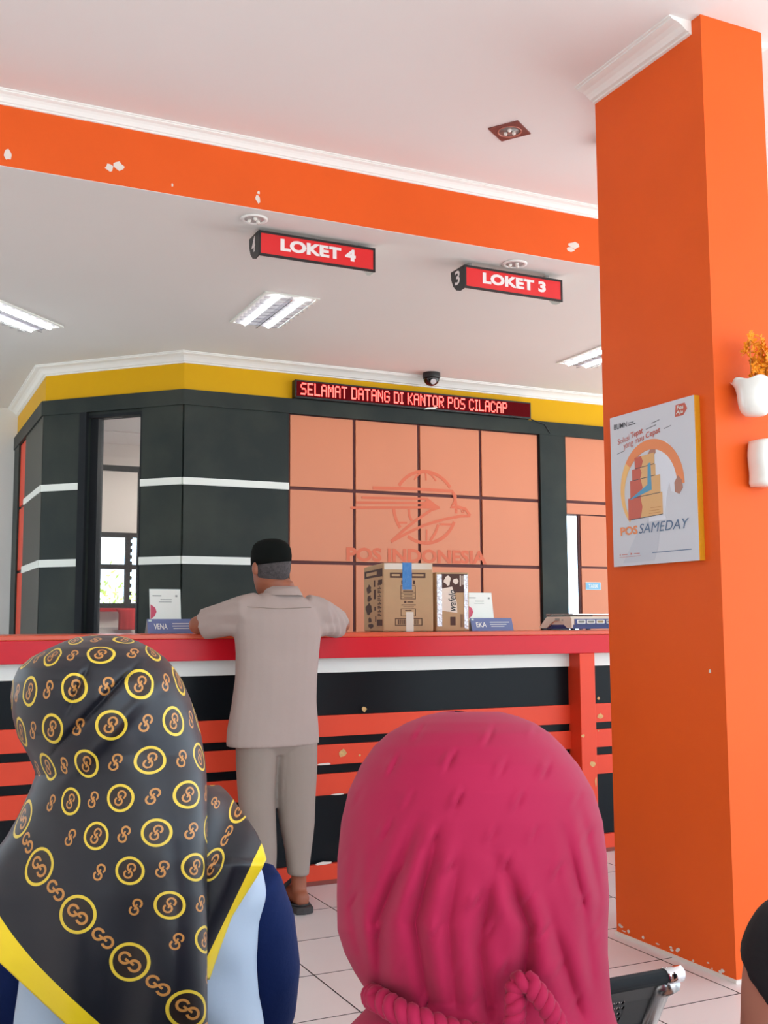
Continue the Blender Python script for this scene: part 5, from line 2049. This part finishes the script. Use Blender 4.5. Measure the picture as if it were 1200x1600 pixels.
rv, rf = [], []
KN = [(796, 1545), (592, 1562)]
for k in range(NR + 1):
    t = k / NR
    y = 1113 + (1860 - 1113) * (t ** 1.15)
    xl, xr, hd = lerp_rows(RRW, y)[1:]
    for c in range(NC):
        th = 2 * pi * c / NC
        cu, su = cos(th), sin(th)
        x = xl + (cu + 1) / 2 * (xr - xl)
        base_d = DR + hd * su
        dd = 0
        if su < .25:
            w = max(0, min(1, (1 - abs(cu)) * 5))
            for vl in VALLEYS:
                dd += valley(x, y, vl) * w
            dd += .007 * noise.noise(Vector((x * .010, y * .0035, 7.7))) * max(0, min(1, (y - 1260) / 160)) * w
            dd += .012 * math.exp(-((x - 800) / 24) ** 2 - ((y - 1540) / 45) ** 2)
            # small puckers woven into the cloth
            gx, gy = x + .22 * y, y
            iy = round(gy / 52)
            ix = round(gx / 84 - .5 * (iy % 2))
            rr_ = random.Random(ix * 131 + iy * 17)
            px0 = (ix + .5 * (iy % 2)) * 84 + rr_.uniform(-16, 16)
            rx_, ry_ = (gx - px0) + .25 * (gy - iy * 52), (gy - iy * 52) + rr_.uniform(-8, 8)
            am_ = rr_.uniform(.35, 1.0)
            dd += 1.5 * am_ * (.0026 * math.exp(-(rx_ / 5) ** 2 - (ry_ / 13) ** 2) - .0022 * math.exp(-((rx_ + 9) / 6) ** 2 - (ry_ / 13) ** 2))
        # cord gathers the neck
        rv.append(at_d(x, y, base_d + dd))
for k in range(NR):
    for c in range(NC):
        c2 = (c + 1) % NC
        y = 1113 + (1860 - 1113) * (((k + .5) / NR) ** 1.15)
        th = 360.0 * c / NC
        if 45 < th < 135 and 1215 < y < 1470:
            continue
        rf.append((k * NC + c, k * NC + c2, (k + 1) * NC + c2, (k + 1) * NC + c))
rf.append(tuple(range(NC)))
scarf_obj('headscarf', rv, rf, lambda i: (0, 0), rp_, M['maroon'])


def cord(pts, r, turns, name='cord'):
    """two strands twisted round a path"""
    P_ = [Vector(p) for p in pts]
    # resample
    L_ = [0]
    for a, b in zip(P_, P_[1:]):
        L_.append(L_[-1] + (b - a).length)

    def at(s):
        for i in range(len(P_) - 1):
            if L_[i] <= s <= L_[i + 1] + 1e-9:
                t = (s - L_[i]) / max(1e-9, L_[i + 1] - L_[i])
                return P_[i].lerp(P_[i + 1], t), (P_[i + 1] - P_[i]).normalized()
        return P_[-1], (P_[-1] - P_[-2]).normalized()
    n = int(turns * 12)
    for ph in (0, pi):
        q = []
        for i in range(n + 1):
            p, t = at(L_[-1] * i / n)
            a = (FH - t * FH.dot(t)).normalized()
            b = t.cross(a)
            w = 2 * pi * turns * i / n + ph
            q.append(p + (a * cos(w) + b * sin(w)) * r * .62)
        part(name, MB().tube(q, r * .72, 9), M['maroon'], rp_, True)


cd = DR - .100
cord([at_d(580, 1556, DR - .045), at_d(592, 1562, DR - .072), at_d(622, 1580, DR - .092), at_d(660, 1596, DR - .101), at_d(705, 1612, DR - .106), at_d(760, 1622, DR - .108)], .0072, 6)
cord([at_d(800, 1640, cd - .012), at_d(806, 1570, cd - .010), at_d(804, 1548, cd - .006), at_d(812, 1534, cd - .008), at_d(826, 1535, cd - .012), at_d(848, 1562, cd - .014), at_d(866, 1590, cd - .014), at_d(880, 1630, cd - .012)], .0060, 7)

# ---- person at the right edge, only a shoulder and arm in view
D3 = .98
c3_ = at_d(1262, 1450, D3)
qx, qy = c3_.x + .165 * RH.x, c3_.y + .165 * RH.y
bp_ = person((qx, qy, 0), 'seated person in black short sleeved shirt with bare arm beside the crimson headscarf')
skin, topg, low, hc3 = seated((qx, qy), .955, 1.22, .165, FH, arms=False, reach=.33)
Rg = RH
sL = at_d(1262, 1462, D3); eL = at_d(1236, 1640, D3 + .01); wL = Vector((qx - .06, qy + .26, .64))
sR = sL + Rg * .33; eR = sR + Vector((.03, .03, -.25)); wR = Vector((qx + .08, qy + .26, .64))
for S__, E__, W__, s in ((sL, eL, wL, -1), (sR, eR, wR, 1)):
    skin.append(MB().tube([S__, S__.lerp(E__, .5), E__, E__ - UZ * .02], [.052, .052, .046, .03], 16))
    skin.append(MB().tube([E__, E__.lerp(W__, .4), W__], [.044, .042, .028], 14))
    skin += hand(W__, Vector((-s * .35, .9, -.1)), UZ, -s, .95)
body_part('body', skin, .007, M['skin2'], bp_, 5)
eyes(hc3, FH, bp_)
sv = [topg[0]]
for S__, s in ((sL, -1), (sR, 1)):
    rs = []
    for (k, r_, til) in ((-.034, .034, 0), (-.024, .046, 0), (-.005, .054, 0), (.010, .057, .01), (.022, .059, .060)):
        cc3 = S__ + (eL - sL).normalized() * k + Rg * (.004 * 0)
        ring_ = []
        for j in range(20):
            t = 2 * pi * j / 20
            ring_.append(cc3 + Rg * r_ * cos(t) + FH * r_ * sin(t) - UZ * (til * max(0, -sin(t))))
        rs.append(ring_)
    sv.append(MB().rings(rs))
    sv.append(MB().tube([S__ + Rg * s * .0, S__ - Rg * s * .07 - UZ * .004, Vector((qx, qy, .945))], [.050, .050, .060], 16))
body_part('shirt', sv, .007, M['black_cotton'], bp_, 4)
body_part('trousers', low, .010, M['dark_trouser'], bp_, 4)
hrr = [ering(hc3 + UZ * z - FH * .01, RH * w, FH * d, 24) for z, w, d in ((-.03, .080, .098), (.02, .083, .102), (.07, .078, .096), (.10, .058, .07), (.12, .03, .034))]
part('hair', MB().rings(hrr), M['darkhair'], bp_, True)
